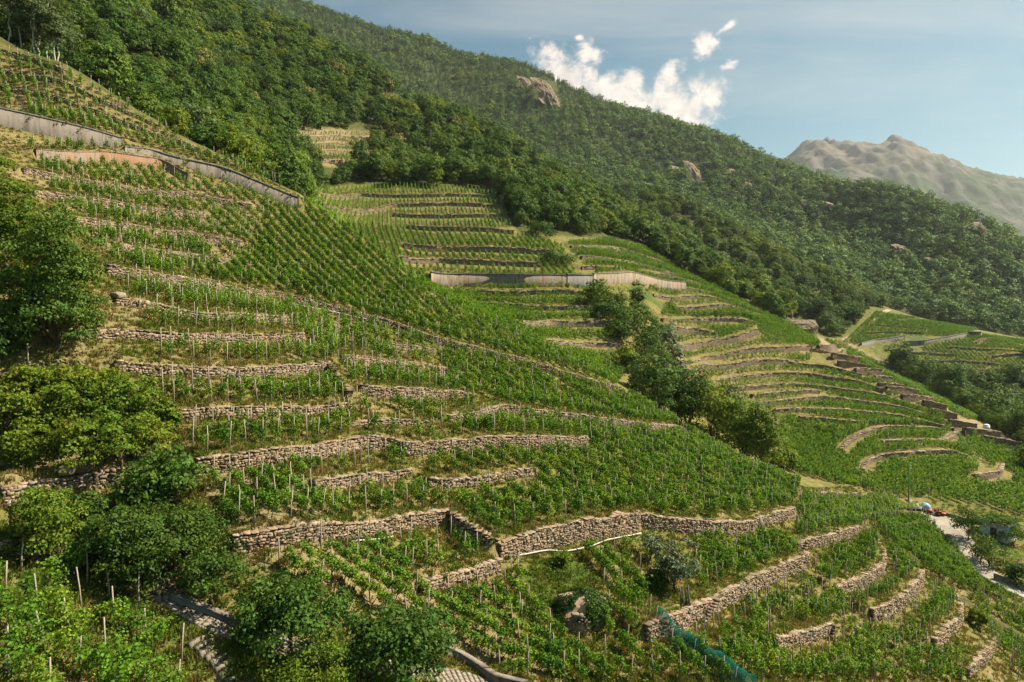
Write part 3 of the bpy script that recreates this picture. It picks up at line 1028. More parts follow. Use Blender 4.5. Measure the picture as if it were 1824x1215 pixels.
def build_hillside():
    xs = axis([(-440, -160, 8), (-160, -115, 2), (-115, 110, 0.6), (110, 190, 1.2), (190, 330, 2.5), (330, 540, 8)])
    ys = axis([(9, 28, 1.2), (28, 172, 0.55), (172, 330, 1.3), (330, 480, 3), (480, 750, 8)])
    X, Y = np.meshgrid(xs, ys)
    x, y = X.ravel(), Y.ravel()
    z = ground(x, y)
    z = z + 0.22 * (fbm(x * 0.5, y * 0.5, 4, 3) - 0.5) * (y < 330)
    u, v, d = project(np.stack([x, y, z], -1))
    zone = np.zeros((len(x), 4), np.float32)
    zone[:, 0] = 0.5
    zone[:, 3] = 1
    for (a, b, c), poly in ZONES:
        m = in_poly(u, v, poly) & (d > 0)
        zone[m, :3] = (a, b, c)
    _, dn = offset(x, y, True)                            # straw along the walls, where nothing is tilled
    near_w = np.clip(1.5 - dn / np.where(y > 160, 2.2, 1.5), 0, 1) * (dn < 90)
    zone[:, 0] = np.maximum(zone[:, 0], 0.6 * near_w)
    m = forest_mask(x, y)
    zone[m, 1] = 1.0
    Zt = zone.reshape(len(ys), len(xs), 4)
    for _ in range(2):                                    # soft borders between kinds of ground
        Zt[1:-1, 1:-1] = 0.4 * Zt[1:-1, 1:-1] + 0.15 * (Zt[:-2, 1:-1] + Zt[2:, 1:-1] + Zt[1:-1, :-2] + Zt[1:-1, 2:])
    me = mesh_np('hillside', np.stack([x, y, z], -1), grid_faces(len(xs), len(ys)), M['ground'], smooth=True)
    a = me.color_attributes.new('zone', 'FLOAT_COLOR', 'POINT')
    a.data.foreach_set('color', Zt.reshape(-1, 4).ravel())
    obj('hillside', me, kind='structure')


build_hillside()


# ------------------------------------------------------------------ walls
def ordinal(n):
    a = ['first', 'second', 'third', 'fourth', 'fifth', 'sixth', 'seventh', 'eighth', 'ninth', 'tenth', 'eleventh', 'twelfth', 'thirteenth', 'fourteenth', 'fifteenth', 'sixteenth', 'seventeenth', 'eighteenth', 'nineteenth']
    if n <= 19:
        return a[n - 1]
    tens = {2: 'twent', 3: 'thirt', 4: 'fort', 5: 'fift', 6: 'sixt', 7: 'sevent', 8: 'eight', 9: 'ninet'}
    if n >= 100:
        r = n % 100
        h = ordinal(n // 100) if False else {1: 'hundred', 2: 'two hundred', 3: 'three hundred'}[n // 100]
        return h + ('th' if r == 0 else ' and ' + ordinal(r))
    t, r = divmod(n, 10)
    return tens[t] + ('ieth' if r == 0 else 'y-' + a[r - 1])


class WallLine:
    """Arc-length reading of a wall: place, downhill direction, bottom and top."""
    def __init__(self, w, step):
        self.pl, self.s = resample(w['pl'], step)
        d = np.gradient(self.pl, axis=0)
        L = np.hypot(d[:, 0], d[:, 1])[:, None] + 1e-9
        self.tan = d / L
        self.nor = np.stack([self.tan[:, 1], -self.tan[:, 0]], -1)      # downhill
        zb = base(self.pl[:, 0], self.pl[:, 1])
        k = np.ones(5) / 5
        if len(zb) > 8:
            zb = np.convolve(np.r_[zb[0], zb[0], zb, zb[-1], zb[-1]], k, 'valid')
        f = self.pl + self.nor * 0.5
        self.zb = np.minimum(zb, ground(f[:, 0], f[:, 1])) - 0.15
        ph = float(self.pl[0, 0]) * 1.7
        wob = fbm(self.s / 3.0 + ph, np.zeros(len(self.s)), 3, 8) - 0.5
        self.zt = zb + w['h'] * (1 + (0.35 * wob if w.get('kind') in ('dry', 'far', 'big') else 0)) + 0.06
        self.len = self.s[-1]

    def at(self, s):
        g = lambda c: np.interp(s, self.s, c)
        return (np.stack([g(self.pl[:, 0]), g(self.pl[:, 1])], -1), np.stack([g(self.tan[:, 0]), g(self.tan[:, 1])], -1),
                np.stack([g(self.nor[:, 0]), g(self.nor[:, 1])], -1), g(self.zb), g(self.zt))


def ribbon(name, wl, front, back, mats, relief=0.0, rows=1, top_extra=0.0, zb=None, zt=None, seed=0):
    """A solid wall body along a wall line; relief pushes its face in and out."""
    r = np.random.default_rng(seed)
    n = len(wl.s)
    zb = wl.zb - 0.3 if zb is None else zb
    zt = wl.zt + top_extra if zt is None else zt
    V = []
    for k in range(rows + 1):
        f = k / rows
        jit = (r.random(n) - 0.5) * relief * 2 if 0 < k else np.zeros(n)
        p = wl.pl + wl.nor * (front + jit)[:, None] if relief else wl.pl + wl.nor * front
        zz = zb * (1 - f) + zt * f + ((r.random(n) - 0.5) * relief if 0 < k else 0)
        V.append(np.c_[p, zz])
    V.append(np.c_[wl.pl - wl.nor * back, zt])
    V.append(np.c_[wl.pl - wl.nor * back, zb])
    V = np.concatenate(V)
    R = rows + 3
    F = []
    for k in range(R - 1):
        a = np.arange(n - 1)
        F.append(np.stack([k * n + a, k * n + a + 1, (k + 1) * n + a + 1, (k + 1) * n + a], -1))
    F = np.concatenate(F)
    ends = []
    for e in (0, n - 1):
        ring = [k * n + e for k in range(R)]
        for k in range(1, R - 1):
            ends.append([ring[0], ring[k], ring[k + 1]] if e else [ring[0], ring[k + 1], ring[k]])
    return mesh_np(name, V, F, mats, F3=ends)


def stone_template(seed):
    r = np.random.default_rng(seed)
    # x along the wall, y out of it, z up; unit size
    V = []
    for y, s in ((0.5, 0.84), (0.34, 1.0), (-0.5, 0.95)):
        for sx, sz in ((-1, -1), (1, -1), (1, 1), (-1, 1)):
            V.append([sx * 0.5 * s + (r.random() - 0.5) * 0.24, y + (r.random() - 0.5) * 0.22, sz * 0.5 * s + (r.random() - 0.5) * 0.3])
    F = [(0, 1, 2, 3)]
    for k in range(2):
        for a in range(4):
            b = (a + 1) % 4
            F.append((k * 4 + b, k * 4 + a, (k + 1) * 4 + a, (k + 1) * 4 + b))
    return np.array(V), np.array(F)[:, ::-1]


STONES = [stone_template(40 + i) for i in range(7)]
STONE_MESH = [mesh_np('stone', v, f, M['stone']) for v, f in STONES]


def lay_stones(wl, seed, big=1.0):
    """Where each stone of a dry stone wall lies: (centre, along, out, size)."""
    r = np.random.default_rng(seed)
    out = []
    hmax = float((wl.zt - wl.zb).max())
    z = 0.0
    while z < hmax:
        ch = r.uniform(0.12, 0.3) * big
        s = r.uniform(-0.1, 0.1)
        while s < wl.len:
            w = r.uniform(0.16, 0.55) * big
            if r.random() < 0.12:
                w *= 1.6
            p, t, n, zb, zt = wl.at(s + w / 2)
            zc = zb + z + ch / 2
            if zc + ch * 0.4 < zt:
                out.append((float(p[0] + n[0] * 0.1), float(p[1] + n[1] * 0.1), zc + r.uniform(-0.06, 0.06), float(t[0]), float(t[1]), w * r.uniform(0.86, 1.04), r.uniform(0.28, 0.52), ch * r.uniform(0.8, 1.15) * (1.7 if r.random() < 0.09 else 1.0), r.normal(0, 0.1)))
            s += w
        z += ch
    caps = []
    s = 0.0
    while s < wl.len:
        w = r.uniform(0.3, 0.8) * big
        p, t, n, zb, zt = wl.at(s + w / 2)
        if r.random() > 0.03:
            caps.append((float(p[0] - n[0] * 0.12), float(p[1] - n[1] * 0.12), zt + r.uniform(-0.05, 0.04), float(t[0]), float(t[1]), w * 0.98, r.uniform(0.6, 0.95), r.uniform(0.1, 0.2), r.uniform(-0.1, 0.1)))
        s += w
    return out, caps


def joined_stones(name, lst, seed):
    r = np.random.default_rng(seed)
    Vs, Fs, Cs = [], [], []
    n = 0
    a = np.array(lst)
    kinds = r.integers(0, len(STONES), len(a))
    for k in range(len(STONES)):
        sel = a[kinds == k]
        if not len(sel):
            continue
        v, f = STONES[k]
        X = v[None, :, 0] * sel[:, 5, None]
        Yo = v[None, :, 1] * sel[:, 6, None]
        Z = v[None, :, 2] * sel[:, 7, None]
        ca, sa = np.cos(sel[:, 8, None]), np.sin(sel[:, 8, None])
        X, Z = X * ca - Z * sa, X * sa + Z * ca
        tx, ty = sel[:, 3, None], sel[:, 4, None]
        V = np.stack([sel[:, 0, None] + X * tx + Yo * ty, sel[:, 1, None] + X * ty - Yo * tx, sel[:, 2, None] + Z], -1).reshape(-1, 3)
        F = (f[None] + (np.arange(len(sel)) * len(v))[:, None, None]).reshape(-1, 4)
        Vs.append(V)
        Fs.append(F + n)
        n += len(V)
        Cs.append(np.repeat(r.random((len(sel), 1)), len(f), 0))
    c = np.concatenate(Cs)
    return mesh_np(name, np.concatenate(Vs), np.concatenate(Fs), M['stone'], col=np.c_[c, c, c])


def stone_obj(st, parent, name='stone'):
    o = bpy.data.objects.new(name, STONE_MESH[random.randrange(len(STONE_MESH))])
    COL.objects.link(o)
    o.parent = parent
    x, y, z, tx, ty, w, d, h, tilt = st
    M3 = Matrix(((tx, ty, 0), (ty, -tx, 0), (0, 0, 1)))          # columns: along, out, up  (mirrored stones are stones too)
    R = Matrix.Rotation(tilt, 3, M3 @ Vector((0, 1, 0)))
    ax = R @ Vector((tx, ty, 0))
    up = R @ Vector((0, 0, 1))
    outw = ax.cross(up)
    mw = Matrix(((ax.x * w, outw.x * d, up.x * h, x), (ax.y * w, outw.y * d, up.y * h, y), (ax.z * w, outw.z * d, up.z * h, z), (0, 0, 0, 1)))
    o.matrix_basis = mw
    return o


PLACE = {'bowl': ('terrace wall in the hollow behind the near ridge, %s from its top', 'terrace walls in the hollow'),
         'ridge': ('terrace wall on the second spur right of the shrubs, %s one down from the forest', 'terrace walls on the second spur'),
         'front': ('terrace wall on the sunny front of the second spur, %s from the top', 'walls on the sunny front of the spur'),
         'nose': ('pale curved wall round the foot of the second spur, %s from above', 'curved walls at the foot of the spur'),
         'stair': ('dark shaded wall on the bare spur edge, %s from the top', 'dark walls stepping down the spur edge'),
         'third': ('wall on the far vineyard hill near the hut, %s below its pale slabs', 'walls on the far vineyard hill'),
         'patch': ('low stone wall in the small dry clearing inside the forest, %s from its top', 'walls in the forest clearing')}
_n = {}
BIG_STONES = 0
for wi, w in enumerate(WALLS):
    kind = w['kind']
    if w['near']:
        wl = WallLine(w, 0.45)
        if kind in ('conc', 'rust'):
            t = thing('concrete_wall', w['label'], 'wall', group='concrete walls of the upper left vineyard')
            obj('wall_body', ribbon('wall_body', wl, 0.12, 0.35, M['concrete'] if kind == 'conc' else M['rust_concrete']), t)
            obj('coping', ribbon('coping', wl, 0.2, 0.42, M['cap'] if kind == 'conc' else M['concrete'], zb=wl.zt - 0.02, zt=wl.zt + (0.16 if kind == 'conc' else 0.08)), t)
            continue
        t = thing('stone_wall', w['label'], 'wall', group='dry stone walls of the near vineyard')
        obj('rubble_core', ribbon('rubble_core', wl, 0.06, 0.5, M['far_stone'], zt=wl.zt - 0.06), t)
        st, caps = lay_stones(wl, 100 + wi, 0.88 if kind == 'big' else 0.95)
        if kind == 'big':
            r = np.random.default_rng(wi)
            pick = set(r.permutation(len(st))[:270].tolist())
            for k in sorted(pick):
                stone_obj(st[k], t)
            rest = [s for k, s in enumerate(st) if k not in pick]
            for c in caps[:120]:
                stone_obj(c, t, 'capstone')
            if rest:
                obj('stones', joined_stones('stones', rest, wi), t, kind='stuff')
            if caps[120:]:
                obj('capstones', joined_stones('capstones', caps[120:], wi), t, kind='stuff')
        else:
            obj('stones', joined_stones('stones', st, wi), t, kind='stuff')
            obj('capstones', joined_stones('capstones', caps, wi + 1), t, kind='stuff')
    else:
        place = w['label']
        _n[place] = _n.get(place, 0) + 1
        lab, grp = PLACE[place]
        lab = lab % ordinal(_n[place])
        wl = WallLine(w, 0.8)
        if kind in ('sconc', 'gconc', 'slab'):
            lab = {('sconc', 8): 'tan streaked concrete wall across the hollow, left of the grey piece', ('gconc', 8): 'smooth grey piece of the concrete wall across the hollow',
                   ('sconc', 9): 'tan concrete wall right of its grey piece, by the dark shrubs'}.get((kind, _n[place] if kind != 'sconc' else (8 if w['first'][0] < 1000 else 9)), lab)
            if kind == 'gconc':
                lab = 'smooth grey piece of the concrete wall across the hollow'
            if kind == 'slab':
                lab = 'pale grey slab wall on the far vineyard hill, ' + ('lower rounded half' if w['first'][0] < 1600 else 'half reaching towards the hut')
            t = thing('concrete_wall', lab, 'wall', group='concrete walls of the far vineyards')
            obj('wall_body', ribbon('wall_body', wl, 0.15, 1.0, M['grey_concrete'] if kind != 'sconc' else M['tan_concrete']), t)
            obj('coping', ribbon('coping', wl, 0.25, 1.05, M['concrete'], zb=wl.zt - 0.01, zt=wl.zt + 0.2), t)
        else:
            t = thing('stone_wall', lab, 'wall', group=grp)
            obj('wall_face', ribbon('wall_face', wl, 0.15, 1.0, M['far_stone'], relief=0.1, rows=max(3, int(w['h'] / 0.4)), seed=wi), t)
            cl = WallLine(w, 0.8)
            obj('capstones', joined_stones('capstones', lay_stones(cl, wi, 2.2)[1], wi), t, kind='stuff')


# ------------------------------------------------------------------ mountains
def mountain(name, pts, xr, yr, step, noise_amp, noise_len, m, ridged=False, zone_fn=None, crest=None):
    f = TPS(pts, 2e-4)
    xs = np.arange(xr[0], xr[1] + step / 2, step)
    ys = np.arange(yr[0], yr[1] + step / 2, step)
    X, Y = np.meshgrid(xs, ys)
    Z = f(X, Y)
    if ridged:
        wx = X + 160 * (fbm(X / 700, Y / 700, 3, 31) - 0.5)
        Z = Z - 50 + 40 * np.exp(-((X - 2768) ** 2 + (Y - 5000) ** 2) / 110 ** 2) + 80 * (fbm(X / 120, Y / 180, 4, 51, 0.6, True) - 0.6)
        Z = Z + 120 * (fbm(wx / 330, Y / 1300, 5, 41, 0.55, True) - 0.6)
        Z = Z + noise_amp * (fbm(X / noise_len, Y / noise_len, 7, 11, 0.6, True) - 0.6)
    else:
        Z = Z + noise_amp * (fbm(X / noise_len, Y / noise_len, 5, 5) - 0.5)
    Z = np.maximum(Z, -79.0)
    me = mesh_np(name, np.stack([X.ravel(), Y.ravel(), Z.ravel()], -1), grid_faces(len(xs), len(ys)), m, smooth=not ridged)
    o = obj(name, me, kind='structure')
    return lambda x, y: bil(np.asarray(x, float), np.asarray(y, float), xs[0], ys[0], step, Z)


def forest_floor_material():
    m, g, out = mat('forest_floor')
    n = g.noise(world_pos(g), 0.02, 6.0, 0.65)
    principled(g, out, g.ramp(n, [(0.35, (0.028, 0.045, 0.013)), (0.65, (0.06, 0.075, 0.022))]), 0.95, 0.1, n, 0.4, 2.0)
    return m


def alpine_material():
    m, g, out = mat('alpine_slopes')
    p = world_pos(g)
    n = g.noise(p, 0.004, 8.0, 0.66)
    n2 = g.noise(p, 0.0012, 6.0, 0.6)
    sp = g.new('ShaderNodeSeparateXYZ')
    g.link(p, sp.inputs[0])
    alt = g.math('ADD', sp.outputs[2], g.math('MULTIPLY', g.math('SUBTRACT', n2, 0.5), 520.0))
    meadow = g.ramp(n, [(0.35, (0.055, 0.055, 0.036)), (0.5, (0.115, 0.1, 0.064)), (0.65, (0.18, 0.15, 0.11))])
    wood = g.ramp(n, [(0.3, (0.02, 0.04, 0.02)), (0.7, (0.06, 0.085, 0.035))])
    f = g.mapr(alt, 800.0, 1120.0)
    c = g.mix(f, wood, meadow)
    rockn = g.noise(p, 0.006, 7.0, 0.7)
    c = g.mix(g.mapr(rockn, 0.48, 0.56, 0, 0.9), c, (0.12, 0.105, 0.095, 1))
    scrub = g.noise(p, 0.011, 5.0, 0.7)
    c = g.mix(g.math('MULTIPLY', g.mapr(scrub, 0.5, 0.62, 0, 0.6), g.mapr(alt, 1150.0, 800.0)), c, (0.05, 0.08, 0.04, 1))
    principled(g, out, c, 0.95, 0.05, n, 0.6, 25.0)
    return m


M['floor'] = forest_floor_material()
M['alpine'] = alpine_material()

F2_PTS = U([(400, -90, 1550), (480, -20, 1550), (600, 30, 1500), (750, 82, 1450), (850, 110, 1430), (960, 130, 1400), (1020, 168, 1370), (1150, 212, 1280), (1280, 244, 1200), (1350, 292, 1120), (1420, 318, 1050), (1480, 345, 980),
            (1550, 340, 900), (1650, 378, 830), (1740, 408, 780), (1800, 448, 740), (1824, 462, 725), (1920, 560, 680), (2050, 700, 620),
            (700, 220, 1000), (900, 320, 850), (1100, 380, 780), (1300, 420, 720), (1450, 470, 690), (1560, 530, 650), (1650, 560, 620), (1740, 575, 600), (1824, 590, 600), (1824, 520, 670), (1700, 470, 720), (1600, 450, 780), (1480, 410, 860), (1290, 320, 1020),
            (1150, 290, 1100), (1000, 220, 1180), (850, 180, 1250), (700, 120, 1300), (500, 40, 1300), (1700, 640, 540), (1900, 680, 520),
            (480, 60, 2000), (850, 190, 1900), (1150, 290, 1750), (1350, 370, 1550), (1550, 420, 1250), (1740, 500, 1080), (1860, 600, 1000)])
f2 = mountain('forested_mountain', F2_PTS, (-900, 900), (470, 2000), 11.0, 26.0, 110.0, M['floor'])

_sk = [(1180, 420, 5600), (1300, 345, 5400), (1370, 288, 5200), (1410, 270, 5150), (1450, 252, 5100), (1500, 251, 5060), (1550, 249, 5030), (1572, 250, 5010), (1585, 242, 5000), (1600, 246, 5000), (1640, 268, 4950), (1680, 280, 4900), (1750, 300, 4800), (1824, 322, 4700), (1950, 352, 4500), (2150, 400, 4300)]
F3_PTS = U(_sk + [(u, v + 70 + 12 * (i % 3), d - 900) for i, (u, v, d) in enumerate(_sk)] + [(1400, 300, 3600), (1480, 296, 3550), (1560, 318, 3450), (1650, 372, 3300), (1300, 350, 3800)]
                 + [(1350, 430, 3000), (1500, 440, 2900), (1700, 470, 2700), (1824, 480, 2500), (1950, 500, 2400), (2200, 530, 2400)]
                 + [(u, v + 190, d + 1500) for u, v, d in _sk])
f3 = mountain('far_mountain', F3_PTS, (700, 5200), (2100, 6600), 19.0, 190.0, 800.0, M['alpine'], ridged=True)

gm = mesh_np('valley_floor', [(-30000, -3000, -80), (30000, -3000, -80), (30000, 36000, -80), (-30000, 36000, -80)], [(0, 1, 2, 3)], M['floor'])
obj('valley_floor', gm, kind='structure')


# ------------------------------------------------------------------ plants: shared meshes
def leaf_quads(c, nrm, size, r, aspect=0.75):
    """One four-sided leaf (or leaf spray) per centre."""
    n = len(c)
    nrm = nrm / (np.linalg.norm(nrm, axis=1, keepdims=True) + 1e-9)
    a = np.cross(nrm, r.normal(size=(n, 3)))
    a /= np.linalg.norm(a, axis=1, keepdims=True) + 1e-9
    b = np.cross(nrm, a)
    s = np.asarray(size).reshape(-1, 1) * np.ones((n, 1)) * 0.5
    fold = nrm * s * r.uniform(-0.3, 0.3, (n, 1))
    V = np.stack([c - a * s, c - b * s * aspect + fold, c + a * s * r.uniform(0.8, 1.2, (n, 1)), c + b * s * aspect + fold], 1).reshape(-1, 3)
    return V, np.arange(n * 4).reshape(n, 4)


def tints(n, r, lo=0.65, hi=1.3, warm=0.18):
    k = r.uniform(lo, hi, (n, 1))
    w = r.uniform(-warm, warm, (n, 1))
    return np.c_[k * (1 + w), k, k * (1 - 0.5 * w)]


def make_vine(seed, w=1.05, t=0.42, h0=0.45, h1=1.6, n=170, leaf=0.17, ragged=0.25):
    r = np.random.default_rng(seed)
    bumps = r.uniform(-0.5, 0.5, 3) * w
    x = r.uniform(-0.55, 0.55, n) * w
    top = h1 + ragged * np.sin(x * 5.3 / w + seed) + r.normal(0, 0.08, n)
    low = h0 + ragged * 0.7 * np.cos(x * 4.1 / w + 2 * seed)
    f = r.beta(1.25, 1.0, n)
    z = low + (top - low) * f
    y = r.normal(0, 0.5, n) * t * (1.15 - 0.55 * f) + 0.12 * np.sin(x * 7 + seed)
    c = np.stack([x, y, z], -1)
    nrm = np.stack([r.normal(0, 0.45, n), np.sign(y + 1e-6) * 0.6 + r.normal(0, 0.42, n), 0.2 + 0.8 * f + r.normal(0, 0.35, n)], -1)
    V, F = leaf_quads(c, nrm, leaf * r.uniform(0.7, 1.35, n), r, 0.9)
    mb = MB()
    lean = r.uniform(-0.12, 0.12)
    mb.tube([(0, 0, -0.15), (lean * 0.4, 0.03, 0.35), (lean, 0.0, 0.75), (lean - 0.1, 0.02, 1.1)], [0.04, 0.032, 0.028, 0.015], 5)
    nl = len(F)
    Vt = np.array(mb.v)
    Ft = np.array(mb.f)
    F3 = np.array(mb.t) + len(V)
    return mesh_np('vine', np.concatenate([V, Vt]), np.concatenate([F, Ft + len(V)]), [M['vine'], M['bark']],
                   mat_idx=np.r_[np.zeros(nl), np.ones(len(Ft) + len(F3))].astype(int), col=np.concatenate([tints(nl, r, 0.6, 1.35, 0.2), np.ones((len(Ft) + len(F3), 3))]), F3=F3)


def make_post(h=2.15, r0=0.055, seed=0, m='post'):
    mb = MB()
    r = random.Random(seed)
    mb.tube([(0, 0, -0.3), (r.uniform(-.02, .02), r.uniform(-.02, .02), h * 0.5), (r.uniform(-.05, .05), r.uniform(-.05, .05), h)], [r0, r0 * 0.95, r0 * 0.8], 6)
    return mb.mesh('post', M[m])


def limb(mb, p, q, r0, r1, r, segs=4, sag=0.08):
    p, q = Vector(p), Vector(q)
    L = (q - p).length
    pts = [p.lerp(q, i / segs) + Vector((r.gauss(0, sag), r.gauss(0, sag), r.gauss(0, sag))) * L * (0 if i in (0, segs) else 1) for i in range(segs + 1)]
    mb.tube(pts, [r0 + (r1 - r0) * i / segs for i in range(segs + 1)], 6)
    return pts


def make_tree(seed, h, rad, kind='broad', nclus=40, per=28, leaf=0.5, leafmat='broad', trunk_h=0.3, barkmat='bark', flat=0.85, clus_r=0.3, n_trunks=1, rough=0.32, whole_w=0.55):
    """A trunk with limbs, and a crown of leaf clumps with gaps between them. Returns (crown mesh, trunk mesh)."""
    r = np.random.default_rng(seed)
    rr = random.Random(seed)
    cz = h * trunk_h + (h * (1 - trunk_h)) * 0.5
    rz = (h * (1 - trunk_h)) * 0.5
    cc = []
    tries = 0
    lob = r.normal(size=(7, 3))
    lob /= np.linalg.norm(lob, axis=1, keepdims=True)
    lamp = r.uniform(-0.28, 0.22, 7)
    while len(cc) < int(nclus * 1.25) and tries < 9000:
        tries += 1
        d = r.normal(size=3)
        d /= np.linalg.norm(d)
        if d[2] < -0.92:
            continue
        k = (r.random() ** 0.5)
        bul = 1 + float((lamp * np.clip(lob @ d, 0, 1) ** 2).sum())
        if kind == 'tall':
            sh = 1.0 - 0.3 * max(0, d[2])
        else:
            sh = 1.0
        if d[2] < 0 and trunk_h < 0.2:
            sh *= min(1.5, 0.95 / math.sqrt(max(0.2, 1 - d[2] ** 2)))
        p = np.array([d[0] * rad * k * bul * sh, d[1] * rad * k * bul * sh, cz + d[2] * rz * k * bul])
        if all(np.linalg.norm((p - q) / (1, 1, 0.8)) > rad * clus_r * 0.5 for q in cc):
            cc.append(p)
    cc = np.array(cc)
    n = len(cc) * per
    ci = np.repeat(np.arange(len(cc)), per)
    d = r.normal(size=(n, 3))
    d /= np.linalg.norm(d, axis=1, keepdims=True)
    d[:, 2] = np.where(d[:, 2] < -0.35, -d[:, 2] * 0.6, d[:, 2])
    cr = rad * clus_r * r.uniform(0.75, 1.3, len(cc))[ci]
    c = cc[ci] + d * (cr * r.uniform(0.55, 1.1, n))[:, None] * np.array([1.1, 1.1, flat])
    whole = (cc[ci] - np.array([0, 0, cz])) / np.array([rad, rad, rz])
    nrm = d * 0.8 + whole * whole_w + r.normal(0, rough, (n, 3)) + np.array([0, 0, 0.2])
    V, F = leaf_quads(c, nrm, leaf * r.uniform(0.65, 1.4, n), r)
    ct = tints(len(cc), r, 0.8, 1.2, 0.12)[ci] * tints(n, r, 0.78, 1.22, 0.14)
    crown = mesh_np('crown', V, F, M[leafmat], col=ct)
    mb = MB()
    tr = max(0.06, h * (0.009 if barkmat == 'birch_bark' else 0.022))
    for k in range(n_trunks):
        ang = rr.uniform(0, 6.28)
        off = Vector((math.cos(ang), math.sin(ang), 0)) * (0.0 if n_trunks == 1 else rad * 0.25)
        fork = Vector((rr.uniform(-.1, .1) * h * 0.3, rr.uniform(-.1, .1) * h * 0.3, h * (trunk_h + 0.08))) + off * 1.5
        limb(mb, off + Vector((0, 0, -0.6)), fork, tr * 1.5, tr, rr, 4, 0.03)
        for j in range(6 if n_trunks == 1 else 3):
            q = cc[rr.randrange(len(cc))]
            e = Vector(q)
            pts = limb(mb, fork, e, tr * 0.6, tr * 0.12, rr, 4, 0.06)
            q2 = cc[int(np.argmin(np.linalg.norm(cc - q, axis=1) + (np.linalg.norm(cc - q, axis=1) < 0.01) * 99))]
            limb(mb, pts[2], Vector(q2), tr * 0.35, tr * 0.1, rr, 3, 0.06)
    return crown, mb.mesh('trunk', M[barkmat])


def make_conifer(seed, h, rad, tiers=9, per=16, leafmat='conifer', leaf=0.9, base_h=0.12):
    r = np.random.default_rng(seed)
    C, D = [], []
    for i in range(tiers):
        f = i / (tiers - 1)
        z = h * (base_h + (1 - base_h) * f ** 0.92)
        rr = rad * (1 - f) ** 0.85 + 0.12
        k = max(4, int(per * (1 - 0.7 * f)))
        a0 = r.uniform(0, 6.28)
        for j in range(k):
            a = a0 + 6.283 * j / k + r.normal(0, 0.2)
            for q in (1.0, 0.55):
                rad_j = rr * q * r.uniform(0.7, 1.15)
                C.append((math.cos(a) * rad_j, math.sin(a) * rad_j, z - rad_j * 0.28 + r.normal(0, 0.12)))
                D.append((math.cos(a) * 0.5, math.sin(a) * 0.5, 0.8))
    C.append((0, 0, h))
    D.append((1, 0, 0.1))
    C = np.array(C)
    D = np.array(D) + r.normal(0, 0.25, (len(C), 3))
    V, F = leaf_quads(C, D, leaf * r.uniform(0.7, 1.3, len(C)) * (0.55 + 0.6 * (1 - C[:, 2] / h)), r, 0.55)
    crown = mesh_np('crown', V, F, M[leafmat], col=tints(len(F), r, 0.7, 1.3, 0.12))
    mb = MB()
    mb.tube([(0, 0, -0.6), (0, 0, h * 0.5), (0, 0, h * 0.96)], [h * 0.016, h * 0.01, 0.02], 5)
    return crown, mb.mesh('trunk', M['bark'])


def join_two(a, b, name):
    """One mesh from a crown and a trunk, for the trees too far or too many to stand singly."""
    def rd(me):
        V = np.empty(len(me.vertices) * 3, np.float32)
        me.vertices.foreach_get('co', V)
        F = [tuple(p.vertices) for p in me.polygons]
        return V.reshape(-1, 3), F, [tuple(x.color)[:3] for x in me.color_attributes['tint'].data]
    Va, Fa, Ca = rd(a)
    Vb, Fb, Cb = rd(b)
    q = [f for f in Fa if len(f) == 4] + [tuple(i + len(Va) for i in f) for f in Fb if len(f) == 4]
    t = [f for f in Fa if len(f) == 3] + [tuple(i + len(Va) for i in f) for f in Fb if len(f) == 3]
    ca = Ca[::4][:len(Fa)]
    nb4 = sum(len(f) == 4 for f in Fb)
    col = list(ca) + [(1, 1, 1)] * nb4 + [(1, 1, 1)] * len(t)
    mi = [0] * len(Fa) + [1] * nb4 + [1] * len(t)
    return mesh_np(name, np.concatenate([Va, Vb]), q, [a.materials[0], b.materials[0]], mat_idx=mi, col=col, F3=t)


